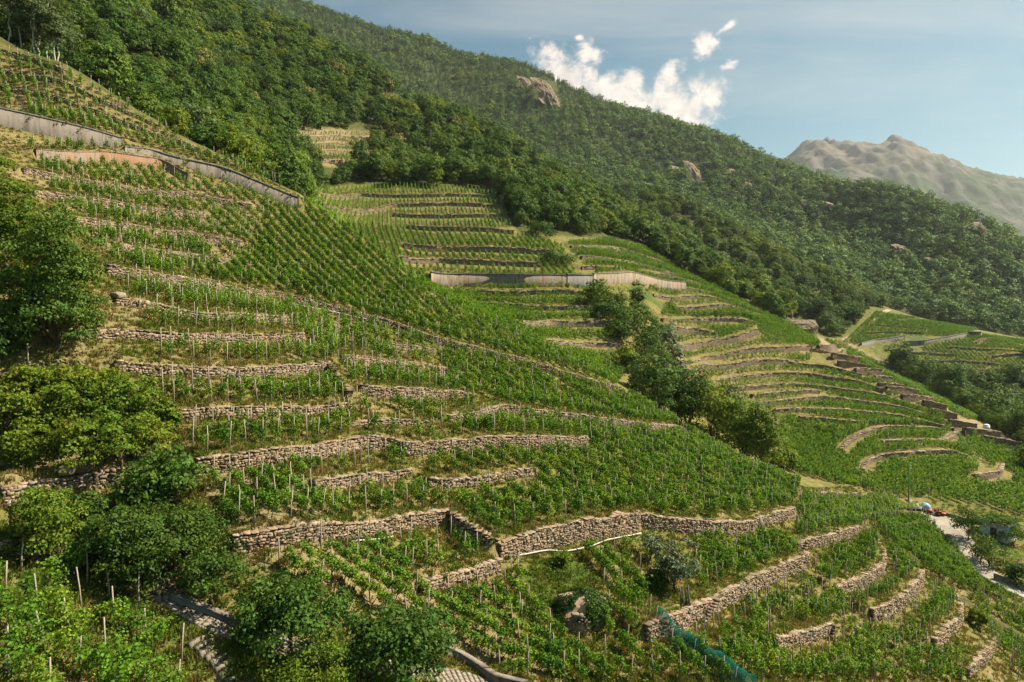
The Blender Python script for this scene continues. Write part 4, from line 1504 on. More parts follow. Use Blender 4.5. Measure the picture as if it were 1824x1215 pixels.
def scatter(name, pts, rots, scls, idx, meshes, label, cat=None):
    """Many alike plants as one object: geometry nodes put one of the meshes at each point."""
    me = bpy.data.meshes.new(name)
    n = len(pts)
    me.vertices.add(n)
    me.vertices.foreach_set('co', np.asarray(pts, np.float32).ravel())
    a = me.attributes.new('rot', 'FLOAT_VECTOR', 'POINT')
    a.data.foreach_set('vector', np.asarray(rots, np.float32).ravel())
    a = me.attributes.new('scl', 'FLOAT_VECTOR', 'POINT')
    a.data.foreach_set('vector', np.asarray(scls, np.float32).ravel())
    a = me.attributes.new('pick', 'INT', 'POINT')
    a.data.foreach_set('value', np.asarray(idx, np.int32))
    coll = bpy.data.collections.new(name + '_kinds')
    for i, m in enumerate(meshes):
        o = bpy.data.objects.new('%s_kind_%02d' % (name, i), m)
        coll.objects.link(o)
    o = obj(name, me, kind='stuff', label=label)
    ng = bpy.data.node_groups.new(name, 'GeometryNodeTree')
    ng.interface.new_socket('Geometry', in_out='INPUT', socket_type='NodeSocketGeometry')
    ng.interface.new_socket('Geometry', in_out='OUTPUT', socket_type='NodeSocketGeometry')
    nd = ng.nodes
    gi = nd.new('NodeGroupInput')
    go = nd.new('NodeGroupOutput')
    ip = nd.new('GeometryNodeInstanceOnPoints')
    ci = nd.new('GeometryNodeCollectionInfo')
    ci.inputs['Collection'].default_value = coll
    ci.inputs['Separate Children'].default_value = True
    ci.inputs['Reset Children'].default_value = True
    L = ng.links.new
    L(gi.outputs[0], ip.inputs['Points'])
    L(ci.outputs[0], ip.inputs['Instance'])
    ip.inputs['Pick Instance'].default_value = True
    for nm, dt, sock in (('rot', 'FLOAT_VECTOR', 'Rotation'), ('scl', 'FLOAT_VECTOR', 'Scale'), ('pick', 'INT', 'Instance Index')):
        na = nd.new('GeometryNodeInputNamedAttribute')
        na.data_type = dt
        na.inputs['Name'].default_value = nm
        out = [s for s in na.outputs if s.enabled][0]
        L(out, ip.inputs[sock])
    L(ip.outputs[0], go.inputs[0])
    md = o.modifiers.new('scatter', 'NODES')
    md.node_group = ng
    return o


def visible(pts, height=0.0, n=90, eps=0.6):
    """Which points (raised by height) the camera has in front of the ground."""
    p = np.asarray(pts, float).copy()
    p[:, 2] += height
    ok = np.ones(len(p), bool)
    for f in np.linspace(0.12, 0.985, n):
        q = p * f
        inside = (q[:, 1] < GY1) & (q[:, 1] > GY0)
        ok &= ~(inside & (q[:, 2] < base(q[:, 0], q[:, 1]) - eps * 0))
    return ok


# ------------------------------------------------------------------ vines
VINES = [make_vine(i, 1.0, 0.38, 0.4, 1.7, 190, 0.17) for i in range(6)]
LUSH = [make_vine(20 + i, 1.1, 0.36, 0.5, 1.7, 210, 0.17, 0.18) for i in range(5)]
THIN = [make_vine(40 + i, 0.8, 0.42, 0.4, 1.7, 130, 0.17, 0.3) for i in range(5)]
BUSHY = [make_vine(60 + i, 1.6, 0.95, 0.65, 1.95, 380, 0.17, 0.4) for i in range(5)]
FARV = [make_vine(80 + i, 1.2, 0.5, 0.3, 1.9, 90, 0.28, 0.2) for i in range(5)]
FART = [make_vine(90 + i, 0.75, 0.45, 0.2, 1.8, 52, 0.3, 0.2) for i in range(3)]
BAND = [make_vine(110 + i, 1.05, 0.42, 0.72, 1.42, 190, 0.16, 0.12) for i in range(5)]
POSTS = [make_post(2.3, 0.055, i) for i in range(4)]
FAR_POST = make_post(2.1, 0.06, 9)

# (outline in the photograph, direction of the rows: None = down the slope, or two picture points; spacing, plants, missing share, missing rows, post gap, words)
BLOCKS = [
    ('vineyard above the grey concrete wall', [(-40, 78), (40, 90), (112, 124), (335, 254), (528, 344), (400, 296), (268, 262), (215, 243), (0, 190), (-40, 180)], None, 1.55, 'vine', 0.04, 0.02, 2.2),
    ('terraces under the rust stained concrete wall', [(40, 245), (66, 266), (190, 252), (300, 285), (400, 303), (528, 352), (480, 372), (420, 470), (300, 492), (190, 470), (165, 390), (90, 345)], None, 2.1, 'vine', 0.08, 0.02, 2.4),
    ('lush slope above the longest stone wall', [(420, 470), (480, 372), (535, 355), (640, 428), (700, 480), (762, 528), (900, 594), (1000, 640), (1092, 684), (1008, 658), (894, 626), (773, 596), (620, 549), (494, 518), (330, 492)], None, 1.95, 'lush', 0.02, 0.0, 2.6),
    ('sparse terraces below the longest stone wall', [(210, 488), (380, 508), (494, 526), (570, 548), (600, 600), (600, 640), (560, 650), (300, 650), (262, 600), (238, 540)], None, 1.8, 'thin', 0.18, 0.05, 2.2),
    ('sparse terraces over the yellow bushes', [(270, 654), (420, 660), (580, 652), (625, 722), (640, 772), (600, 786), (460, 800), (352, 815), (330, 760), (300, 732)], None, 1.6, 'vine', 0.22, 0.06, 2.4),
    ('weedy centre terraces around the brown wall', [(600, 560), (700, 580), (780, 606), (790, 690), (840, 705), (880, 776), (760, 784), (640, 772), (625, 700), (600, 640)], None, 1.9, 'vine', 0.3, 0.1, 2.2),
    ('middle block between longest wall and gully trees', [(780, 606), (894, 634), (1008, 668), (1104, 696), (1205, 757), (1084, 745), (1008, 733), (894, 718), (842, 704), (790, 690)], None, 2.2, 'lush', 0.06, 0.02, 2.4),
    ('block above the right end of the curving wall', [(845, 738), (1000, 740), (1150, 760), (1210, 762), (1060, 790), (880, 776), (800, 745)], None, 1.9, 'vine', 0.08, 0.02, 2.2),
    ('leaning rows under the curving wall', [(362, 828), (470, 808), (560, 804), (580, 862), (640, 926), (560, 934), (414, 952), (372, 880)], ((396, 832), (486, 936)), 1.35, 'band', 0.02, 0.0, 2.0),
    ('grassy terrace with brown weeds', [(565, 806), (680, 784), (740, 800), (760, 850), (796, 908), (690, 922), (640, 926), (590, 862)], None, 1.8, 'vine', 0.3, 0.12, 2.2),
    ('big block above the tallest sunlit wall', [(745, 798), (880, 784), (1045, 784), (1210, 764), (1300, 806), (1420, 866), (1414, 902), (1362, 914), (1220, 924), (1136, 911), (1000, 934), (892, 960), (806, 910), (762, 850)], None, 2.3, 'lush', 0.1, 0.03, 2.2),
    ('brown terrace below the shaded wall corner', [(640, 935), (800, 914), (884, 982), (806, 1014), (749, 1034), (700, 1000)], None, 1.6, 'vine', 0.25, 0.08, 2.2),
    ('long lush rows beside the fig tree', [(440, 962), (560, 940), (640, 944), (740, 1040), (840, 1060), (960, 1130), (1010, 1215), (900, 1215), (700, 1118), (560, 1050), (470, 1000)], ((490, 955), (830, 1175)), 1.5, 'band', 0.02, 0.0, 2.6),
    ('rows between the rock and the big wall foot', [(750, 1036), (886, 1000), (910, 1020), (960, 1090), (1130, 1215), (1010, 1215), (960, 1130), (840, 1060)], ((880, 1010), (1080, 1200)), 1.6, 'band', 0.1, 0.05, 2.6),
    ('rows right of the ivy covered rock', [(1020, 975), (1110, 968), (1170, 1080), (1190, 1120), (1340, 1215), (1130, 1215), (1060, 1120), (1070, 1030)], ((1030, 965), (1145, 1075)), 2.0, 'lush', 0.06, 0.1, 2.6),
    ('block below the greyer wall by the stacked boards', [(1150, 938), (1340, 944), (1420, 960), (1425, 985), (1338, 1022), (1250, 1064), (1225, 990)], None, 1.9, 'lush', 0.08, 0.02, 2.4),
    ('small block left of the utility pole', [(1424, 872), (1530, 884), (1598, 896), (1600, 925), (1540, 936), (1425, 958), (1400, 925), (1425, 900)], None, 1.4, 'vine', 0.05, 0.02, 2.2),
    ('rounded terrace below the short wall by the steps', [(1440, 990), (1530, 946), (1562, 970), (1560, 1005), (1500, 1036), (1490, 1050), (1350, 1100), (1300, 1080), (1340, 1034)], None, 1.9, 'lush', 0.08, 0.03, 2.2),
    ('second rounded terrace with mown edge', [(1490, 1050), (1576, 1006), (1582, 975), (1636, 1018), (1600, 1058), (1560, 1078), (1500, 1100), (1440, 1110), (1360, 1106)], None, 1.9, 'lush', 0.08, 0.03, 2.2),
    ('third rounded terrace above the nose wall', [(1560, 1090), (1645, 1040), (1700, 1062), (1706, 1090), (1660, 1140), (1560, 1170), (1480, 1150), (1500, 1112)], None, 1.8, 'vine', 0.12, 0.05, 2.2),
    ('lower right slope under the long wall with steps', [(1225, 1116), (1340, 1060), (1380, 1130), (1480, 1130), (1560, 1172), (1660, 1150), (1720, 1180), (1750, 1215), (1340, 1215), (1240, 1150)], None, 1.8, 'vine', 0.14, 0.05, 2.2),
    ('steep lush block beside the road', [(1556, 936), (1640, 922), (1688, 966), (1738, 1036), (1810, 1078), (1700, 1046), (1640, 1010), (1590, 975)], ((1580, 930), (1740, 1040)), 1.5, 'lush', 0.02, 0.0, 3.0),
    ('slope below the bend of the road', [(1715, 1060), (1810, 1080), (1850, 1110), (1850, 1215), (1790, 1200), (1770, 1140), (1722, 1100)], None, 1.7, 'vine', 0.2, 0.1, 2.6),
    ('nearest vineyard at the bottom left corner', [(-60, 990), (40, 975), (75, 978), (140, 1010), (240, 1050), (258, 1095), (298, 1140), (320, 1180), (345, 1225), (350, 1260), (-60, 1260)], ((60, 1000), (330, 1130)), 2.3, 'bushy', 0.2, 0.0, 2.2),
]
FAR_BLOCKS = [
    ([(540, 338), (740, 330), (885, 342), (915, 405), (760, 412), (640, 404), (560, 404)], 1.7, 'fart', 0.12),
    ([(560, 404), (640, 404), (900, 412), (1000, 440), (1030, 500), (900, 490), (760, 484), (740, 530), (640, 480)], 2.4, 'far', 0.06),
    ([(740, 490), (1060, 496), (1100, 560), (1125, 640), (1100, 690), (1000, 650), (900, 605), (740, 540)], 2.4, 'far', 0.04),
    ([(1010, 436), (1080, 426), (1140, 440), (1210, 482), (1320, 538), (1360, 566), (1340, 580), (1200, 560), (1150, 515), (1060, 490)], 2.4, 'far', 0.03),
    ([(1180, 548), (1320, 545), (1440, 592), (1460, 612), (1440, 645), (1200, 640), (1180, 600)], 2.4, 'far', 0.04),
    ([(1210, 650), (1440, 645), (1540, 664), (1590, 690), (1600, 700), (1440, 700), (1300, 690)], 2.4, 'far', 0.04),
    ([(1330, 705), (1600, 705), (1680, 745), (1700, 770), (1540, 765), (1500, 790), (1400, 750)], 2.4, 'far', 0.02),
    ([(1390, 745), (1500, 775), (1570, 750), (1700, 765), (1745, 840), (1690, 882), (1600, 888), (1530, 872), (1400, 840)], 1.9, 'far', 0.02),
    ([(1650, 885), (1740, 850), (1800, 850), (1840, 870), (1840, 935), (1760, 928), (1700, 905)], 2.4, 'far', 0.04),
    ([(1700, 765), (1800, 800), (1840, 830), (1840, 866), (1790, 850), (1720, 800)], 2.4, 'far', 0.1),
    ([(1468, 606), (1500, 612), (1640, 688), (1760, 750), (1720, 748), (1600, 690), (1520, 640)], 2.4, 'far', 0.35),
    ([(1500, 612), (1560, 556), (1640, 570), (1740, 588), (1700, 600), (1620, 596), (1540, 612)], 2.2, 'far', 0.15),
    ([(1640, 612), (1740, 596), (1840, 610), (1840, 680), (1740, 680), (1650, 655)], 2.4, 'far', 0.1),
    ([(505, 262), (540, 240), (665, 238), (650, 286), (540, 286)], 2.2, 'fart', 0.1),
]


def fall_dir(poly):
    c = np.array(poly, float).mean(0)
    q = hit(c[0], c[1])[0]
    gx, gy = grad(q[0], q[1], 6.0)
    g = np.array([-gx, -gy])
    return g / np.linalg.norm(g)


def rows_in(poly, dirpts, spacing, near, seed, avoid=(), trim=1.0):
    """Runs of ground between the walls on which a vine row stands: lists of (x, y) along the slope."""
    r = np.random.default_rng(seed)
    pa = np.array(poly, float)
    q = hit(pa[:, 0], np.clip(pa[:, 1], 0, 1260))[:, :2]
    if dirpts is None:
        d = fall_dir(poly)
    else:
        e = hit(np.array([dirpts[0][0], dirpts[1][0]], float), np.array([dirpts[0][1], dirpts[1][1]], float))
        d = e[1, :2] - e[0, :2]
        d /= np.linalg.norm(d)
    nrm = np.array([-d[1], d[0]])
    a = q @ nrm
    b = q @ d
    st = 0.3 if near else 0.6
    t = np.arange(b.min() - 1, b.max() + 1, st)
    out = []
    ks = np.arange(a.min(), a.max(), spacing)
    ks = ks + r.normal(0, 0.06 * spacing, len(ks))
    X = ks[:, None] * nrm[0] + t[None] * d[0]
    Y = ks[:, None] * nrm[1] + t[None] * d[1]
    w = 0.12 * np.sin(t[None] * 0.35 + r.uniform(0, 6.3, len(ks))[:, None])
    X = X + nrm[0] * w
    Y = Y + nrm[1] * w
    sh = X.shape
    xf, yf = X.ravel(), Y.ravel()
    z, dn = offset(xf, yf, True)
    bz = base(xf, yf)
    u, v, dep = project(np.stack([xf, yf, bz + z], -1))
    ok = in_poly(u, v, poly) & (dn > ((0.5 if trim > 0 else 0.3) if near else 0.9))
    _, side, _, _ = seg_nearest(xf, yf, CREST)
    ok &= (side < 0) if near else (side > 0)
    for av in avoid:
        ok &= ~in_poly(u, v, av)
    ok = ok.reshape(sh)
    dn2 = dn.reshape(sh)
    for i in range(len(ks)):
        m = np.r_[0, ok[i].astype(int), 0]
        starts = np.where(np.diff(m) == 1)[0]
        ends = np.where(np.diff(m) == -1)[0]
        for s, e in zip(starts, ends):
            up = int(round((trim if dn2[i, max(s - 1, 0)] < 1.3 else 0) / st))        # a strip stays free at the foot of the wall above
            s = min(s + up, max(s, e - int(1.2 / st)))
            if (e - s) * st >= ((0.9 if trim > 0 else 0.55) if near else 0.5):
                out.append(np.stack([X[i, s:e], Y[i, s:e]], -1))
    return out


AVOID = [[(905, 1000), (1000, 985), (1070, 1030), (1090, 1120), (1000, 1110), (950, 1060)],      # green hollow and the ivy rock
         [(1130, 960), (1235, 950), (1240, 1060), (1150, 1080)],                                   # olive trees
         [(1150, 1075), (1250, 1060), (1225, 1110), (1160, 1115)],
         [(0, 980), (40, 975), (30, 1010), (0, 1010)]]
NET_ZONE = [(1160, 1095), (1200, 1095), (1360, 1215), (1290, 1215)]

ROWS = []
for bi, (words_, poly, dirpts, spacing, plant, miss, rowmiss, pgap) in enumerate(BLOCKS):
    rs = rows_in(poly, dirpts, spacing, True, 300 + bi, AVOID, (1.2 if plant in ('thin', 'vine') else 0.9) if bi > 1 else 0.6 if bi else 0.0)
    r = np.random.default_rng(bi)
    for line in rs:
        if r.random() < rowmiss:
            continue
        L = np.hypot(*(line[-1] - line[0]))
        mid = line[len(line) // 2]
        ROWS.append(dict(line=line, L=L, block=bi, plant=plant, miss=miss, pgap=pgap, mid=mid))
mids = np.array([r['mid'] for r in ROWS])
mz = ground(mids[:, 0], mids[:, 1])
mu, mv, md_ = project(np.c_[mids, mz])
for r, u, v, d in zip(ROWS, mu, mv, md_):
    r['u'], r['v'], r['d'] = u, v, d
    inside = (-60 < u < 1880) and (-40 < v < 1255)
    r['size'] = (r['L'] + 1.2) * 1.6 / d ** 2 * (1.0 if inside else 0.02)
ROWS.sort(key=lambda r: -r['size'])
print('near rows', len(ROWS), 'metres', sum(r['L'] for r in ROWS))
N_ROWS = 295
SETS = {'vine': VINES, 'lush': LUSH, 'thin': THIN, 'bushy': BUSHY, 'band': BAND}
GAP = {'vine': 0.85, 'lush': 0.78, 'thin': 0.85, 'bushy': 1.35, 'band': 0.72}


def row_plants(r, rng):
    """Plants and posts of one row: (x, y, rotation about z, tilt, scale) and post places."""
    line = r['line']
    L = r['L']
    d = (line[-1] - line[0]) / max(L, 1e-6)
    ang = math.atan2(d[1], d[0])
    n = max(1, int(L / GAP[r['plant']]))
    plants = []
    for k in range(n):
        f = (k + 0.5) / n + rng.normal(0, 0.06 / n)
        if rng.random() < r['miss']:
            continue
        p = line[0] + (line[-1] - line[0]) * np.clip(f, 0, 1)
        s = rng.uniform(0.82, 1.12)
        plants.append((p[0] + rng.normal(0, 0.06), p[1] + rng.normal(0, 0.06), ang + rng.normal(0, 0.12) + (PI if rng.random() < 0.5 else 0), s))
    m = max(1, int(round(L / r['pgap'])))
    posts = []
    for k in range(m + 1):
        if m > 1 and rng.random() < 0.1:
            continue
        p = line[0] + (line[-1] - line[0]) * (k / m)
        posts.append((p[0] + rng.normal(0, 0.08), p[1] + rng.normal(0, 0.08), rng.uniform(0.85, 1.12), rng.normal(0, 0.05), rng.normal(0, 0.05)))
    return plants, posts, d


def slope_tilt(line):
    """How far the ground falls along a row (vines are trained along the slope), and the row's bearing."""
    d = line[-1] - line[0]
    L = max(math.hypot(*d), 1e-6)
    za, zb_ = ground(np.array([line[0][0], line[-1][0]]), np.array([line[0][1], line[-1][1]]))
    return 0.85 * float(np.clip(math.atan2(za - zb_, max(L, 0.8)), -0.75, 0.75)), math.atan2(d[1], d[0])


rng = np.random.default_rng(5)
far_pts, far_rot, far_scl, far_idx = [], [], [], []
by_block = {}
for r in ROWS[:N_ROWS]:
    by_block.setdefault(r['block'], []).append(r)
for bi, rows in by_block.items():
    rows.sort(key=lambda r: (r['u'] + 0.02 * r['v']))
    for k, r in enumerate(rows):
        r['rank'] = k + 1
        r['of'] = len(rows)
for i, r in enumerate(ROWS):
    plants, posts, d = row_plants(r, rng)
    if i < N_ROWS and not plants:
        plants = [(r['mid'][0], r['mid'][1], 0.0, 0.9)]
    meshes = SETS[r['plant']]
    if i < N_ROWS:
        x0, y0 = r['line'][0]
        z0 = gz(x0, y0)
        words_ = BLOCKS[r['block']][0]
        t = thing('vine_row', 'vine row, %s from left in the %s' % (ordinal(r['rank']), words_), 'vine row', (x0, y0, z0), 0, 'vine rows of the near vineyard')
        pz = ground(np.array([p[0] for p in plants]), np.array([p[1] for p in plants]))
        tilt, ang0 = slope_tilt(r['line'])
        for (x, y, a, s), z in zip(plants, pz):
            o = bpy.data.objects.new('vine', meshes[rng.integers(len(meshes))])
            COL.objects.link(o)
            o.parent = t
            o.location = (x - x0, y - y0, z - z0)
            o.rotation_euler = (rng.normal(0, 0.06), tilt * (1 if math.cos(a - ang0) > 0 else -1) + rng.normal(0, 0.05), a)
            o.scale = (s, s * rng.uniform(0.85, 1.15), s * rng.uniform(0.9, 1.15))
        if posts:
            pz = ground(np.array([p[0] for p in posts]), np.array([p[1] for p in posts]))
            for (x, y, s, a, b), z in zip(posts, pz):
                o = bpy.data.objects.new('post', POSTS[rng.integers(len(POSTS))])
                COL.objects.link(o)
                o.parent = t
                o.location = (x - x0, y - y0, z - z0)
                o.rotation_euler = (a, b, rng.uniform(0, 6))
                o.scale = (1, 1, s)
    else:
        kind0 = {'vine': 0, 'lush': 6, 'thin': 11, 'bushy': 6, 'band': 20}[r['plant']]
        nk = {'vine': 6, 'lush': 5, 'thin': 5, 'bushy': 5, 'band': 5}[r['plant']]
        tilt, ang0 = slope_tilt(r['line'])
        for (x, y, a, s) in plants:
            far_pts.append((x, y))
            far_rot.append((0, tilt * (1 if math.cos(a - ang0) > 0 else -1), a))
            far_scl.append((s, s, s * rng.uniform(0.9, 1.15)))
            far_idx.append(kind0 + rng.integers(nk))
        for (x, y, s, a, b) in posts:
            far_pts.append((x, y))
            far_rot.append((a, b, 0))
            far_scl.append((1, 1, s))
            far_idx.append(16 + rng.integers(4))
far_pts = np.array(far_pts)
scatter('vine_rows_of_the_slope', np.c_[far_pts, ground(far_pts[:, 0], far_pts[:, 1])], far_rot, far_scl, far_idx, VINES + LUSH + THIN + POSTS + BAND, 'smaller vine rows on stakes covering the higher terraces of the near hillside')

pts, rot, scl, idx = [], [], [], []
for bi, (poly, spacing, plant, miss) in enumerate(FAR_BLOCKS):
    for line in rows_in(poly, None, spacing, False, 500 + bi, (), 1.5):
        L = np.hypot(*(line[-1] - line[0]))
        d = (line[-1] - line[0]) / max(L, 1e-6)
        ang = math.atan2(d[1], d[0])
        tilt = slope_tilt(line)[0]
        n = max(1, int(L / (1.05 if plant == 'far' else 1.2)))
        for k in range(n):
            if rng.random() < miss:
                continue
            p = line[0] + (line[-1] - line[0]) * ((k + 0.5) / n)
            s = rng.uniform(0.85, 1.15)
            pts.append((p[0] + rng.normal(0, 0.05), p[1] + rng.normal(0, 0.05)))
            rot.append((0, tilt, ang + rng.normal(0, 0.1)))
            scl.append((s, s, s * rng.uniform(0.9, 1.15)))
            idx.append(rng.integers(5) if plant == 'far' else 5 + rng.integers(3))
        for k in (0, 1):
            if rng.random() < 0.6:
                p = line[-k]
                pts.append((p[0], p[1]))
                rot.append((rng.normal(0, 0.04), rng.normal(0, 0.04), 0))
                scl.append((1.1, 1.1, rng.uniform(0.85, 1.1)))
                idx.append(8)
pts = np.array(pts)
print('far vines', len(pts))
scatter('far_vine_rows', np.c_[pts, ground(pts[:, 0], pts[:, 1])], rot, scl, idx, FARV + FART + [FAR_POST], 'countless vine rows on the terraces of the hollow and the spurs behind it')


# ------------------------------------------------------------------ trees
def on_ground(u, v):
    q = hit(u, v, 0.0, ground)[0]
    return q[0], q[1], gz(q[0], q[1])


def plant_tree(name, label, cat, x, y, z, meshes, rz=0.0, s=(1, 1, 1), group=None):
    t = thing(name, label, cat, (x, y, z), rz, group)
    t.scale = s
    obj('crown', meshes[0], t)
    obj('trunk', meshes[1], t)
    return t


# the trees and bushes that stand close enough to be told apart
def near_tree(name, label, cat, u, v, wpx, hpx, leafmat, seed, nclus, per, leaf, **kw):
    x, y, z = on_ground(u, v)
    d = project(np.array([x, y, z]))[2]
    w = wpx * d / FPX * 0.9
    h = hpx * d / FPX * (0.82 if hpx > 70 else 0.9)
    kw.setdefault('rough', 0.55)
    kw.setdefault('whole_w', 0.15)
    k = max(1.0, leaf / ((0.0056 if leafmat == 'fig' else 0.0042) * d))
    leaf, per = leaf / k, int(per * k ** 1.7)
    t = plant_tree(name, label, cat, x, y, z, make_tree(seed, h, w / 2 * 0.9, nclus=nclus, per=per, leaf=leaf, leafmat=leafmat, **kw), 0.0)
    return t


near_tree('broadleaf_tree', 'largest dark dense tree at the edge of the sparse terraces', 'tree', 95, 622, 215, 310, 'broad', 1, 110, 80, 0.36, trunk_h=-0.04, clus_r=0.24)
near_tree('broadleaf_tree', 'paler green tree behind the largest dark tree, below the concrete walls', 'tree', 10, 520, 150, 265, 'bramble', 2, 70, 60, 0.36, trunk_h=0.0, clus_r=0.26)
near_tree('broadleaf_tree', 'small dark tree in front of the largest dark tree, by the dry grass', 'tree', -2, 648, 110, 130, 'broad', 3, 45, 60, 0.3, trunk_h=0.05, clus_r=0.3)
for i, (u, v, w, h) in enumerate([(50, 838, 120, 105), (130, 836, 120, 110), (205, 825, 120, 105), (262, 812, 95, 95), (20, 765, 120, 95), (95, 762, 120, 100), (170, 765, 120, 105), (238, 760, 110, 100), (45, 700, 90, 50), (120, 702, 100, 58), (190, 706, 90, 54), (300, 770, 50, 60)]):
    place = ['in the lowest row above the dry track', 'in the middle row above the dry track', 'in the top row above the dry track'][0 if i < 4 else 1 if i < 8 else 2]
    near_tree('bramble_bush', 'yellow green bush, %s from left %s' % (ordinal([1, 2, 3, 4, 1, 2, 3, 4, 1, 2, 3, 5][i]), place), 'bush', u, v, w, h, 'bramble', 20 + i, 34, 60, 0.28, trunk_h=0.0, clus_r=0.33, n_trunks=3)
near_tree('fig_tree', 'blue green fig tree growing in front of the curving stone wall end', 'tree', 285, 905, 185, 120, 'fig', 51, 46, 70, 0.3, trunk_h=0.04, clus_r=0.28, n_trunks=3)
near_tree('cherry_tree', 'broad dark cherry tree below the fig, over the rubble heap', 'tree', 300, 1032, 260, 175, 'cherry', 52, 90, 70, 0.26, trunk_h=0.02, clus_r=0.22)
near_tree('cherry_tree', 'dark cherry tree beside the nearest vineyard, left of the rubble heap', 'tree', 205, 1022, 170, 150, 'cherry', 53, 60, 70, 0.26, trunk_h=0.02, clus_r=0.24)
near_tree('hazel_bush', 'fresh green bush under the dry track wall, right of the bare brown pole', 'bush', 85, 985, 150, 135, 'bramble', 54, 50, 70, 0.26, trunk_h=0.03, clus_r=0.28, n_trunks=3)
near_tree('hazel_bush', 'dark green bush between the fresh green bush and the big cherry tree', 'bush', 165, 950, 100, 95, 'cherry', 55, 34, 70, 0.26, trunk_h=0.03, clus_r=0.3, n_trunks=3)
near_tree('cherry_tree', 'small cherry tree with reddish leaf tips and a forked dark trunk by the lane', 'tree', 376, 1088, 165, 120, 'cherry', 56, 36, 55, 0.24, trunk_h=0.3, clus_r=0.24)
near_tree('fig_tree', 'leafy fig tree overhanging the paved lane', 'tree', 520, 1165, 230, 165, 'fig', 57, 60, 70, 0.3, trunk_h=0.12, clus_r=0.25)
near_tree('chestnut_tree', 'big leafy tree right of the fig tree, hiding part of the lane', 'tree', 705, 1240, 270, 190, 'fig', 58, 80, 70, 0.28, trunk_h=0.15, clus_r=0.22)
near_tree('chestnut_tree', 'bushy tree in the shade below the fig tree at the bottom edge', 'tree', 560, 1275, 190, 150, 'bramble', 59, 50, 70, 0.26, trunk_h=0.1, clus_r=0.26)
near_tree('olive_tree', 'grey green olive tree standing among the vines near the dark steps', 'tree', 1200, 1052, 88, 104, 'olive', 60, 40, 60, 0.24, trunk_h=0.12, clus_r=0.26)
near_tree('olive_tree', 'smaller thin olive tree close beside the larger olive tree', 'tree', 1160, 1000, 62, 60, 'olive', 61, 22, 40, 0.22, trunk_h=0.15, clus_r=0.28)
near_tree('round_shrub', 'dark round shrub at the foot of the larger olive tree', 'bush', 1172, 1050, 50, 42, 'cherry', 62, 18, 60, 0.22, trunk_h=0.0, clus_r=0.36)
near_tree('round_shrub', 'dark shrub growing at the base of the ivy covered rock', 'bush', 1062, 1112, 70, 55, 'broad', 63, 22, 60, 0.22, trunk_h=0.0, clus_r=0.34)
near_tree('young_tree', 'small vine covered tree on the weedy hollow above the ivy rock', 'bush', 1000, 1010, 44, 30, 'bramble', 64, 14, 50, 0.22, trunk_h=0.0, clus_r=0.4)
for i, (u, v, w, h, mt, lab) in enumerate([(1722, 958, 66, 62, 'broad', 'yellowish bush on the bend of the pale road, in front of the shed'), (1757, 1005, 74, 58, 'cherry', 'dark bush between the road bend and the leafy pergola'),
                                           (1800, 965, 60, 40, 'broad', 'low dark bush in front of the pale shed wall'), (1812, 1040, 60, 40, 'cherry', 'dark bush under the leafy pergola at the picture edge'),
                                           (1740, 1118, 40, 40, 'bramble', 'small bush beside the nose wall on the steep slope'), (1530, 865, 50, 18, 'bramble', 'low bush on the stone heap behind the small block')]):
    near_tree('roadside_bush', lab, 'bush', u, v, w, h, mt, 70 + i, 26, 60, 0.3, trunk_h=0.02, clus_r=0.33, n_trunks=3)

# trees in the gully and on the spur: picture column, picture row of the top, metres ahead, width in pixels
GULLY = [(1168, 622, 152, 100, 'broad', 'tallest dark round tree at the upper end of the gully trees'), (1228, 652, 154, 92, 'broad', 'dark tree right of the tallest gully tree'), (1272, 672, 152, 100, 'bramble', 'light feathery tree in the middle of the gully trees'),
         (1322, 700, 150, 108, 'bramble', 'yellow tinged feathery tree near the lower end of the gully'), (1366, 722, 146, 84, 'bramble', 'lowest feathery tree ending the gully trees'), (1200, 652, 160, 80, 'broad', 'dark tree half hidden behind the tallest gully tree'), (1296, 668, 164, 90, 'broad', 'dark tree behind the feathery gully trees')]
for i, (u, v, d, w, mt, lab) in enumerate(GULLY):
    q = P(u, v, d)
    g = gz(q[0], q[1])
    h = max(5.0, q[2] - g)
    plant_tree('gully_tree', lab, 'tree', q[0], q[1], g, make_tree(90 + i, h, w * d / FPX / 2 * 0.92, nclus=70, per=60, leaf=0.46, leafmat=mt, trunk_h=-0.05, clus_r=0.26), 0, group='trees in the gully')
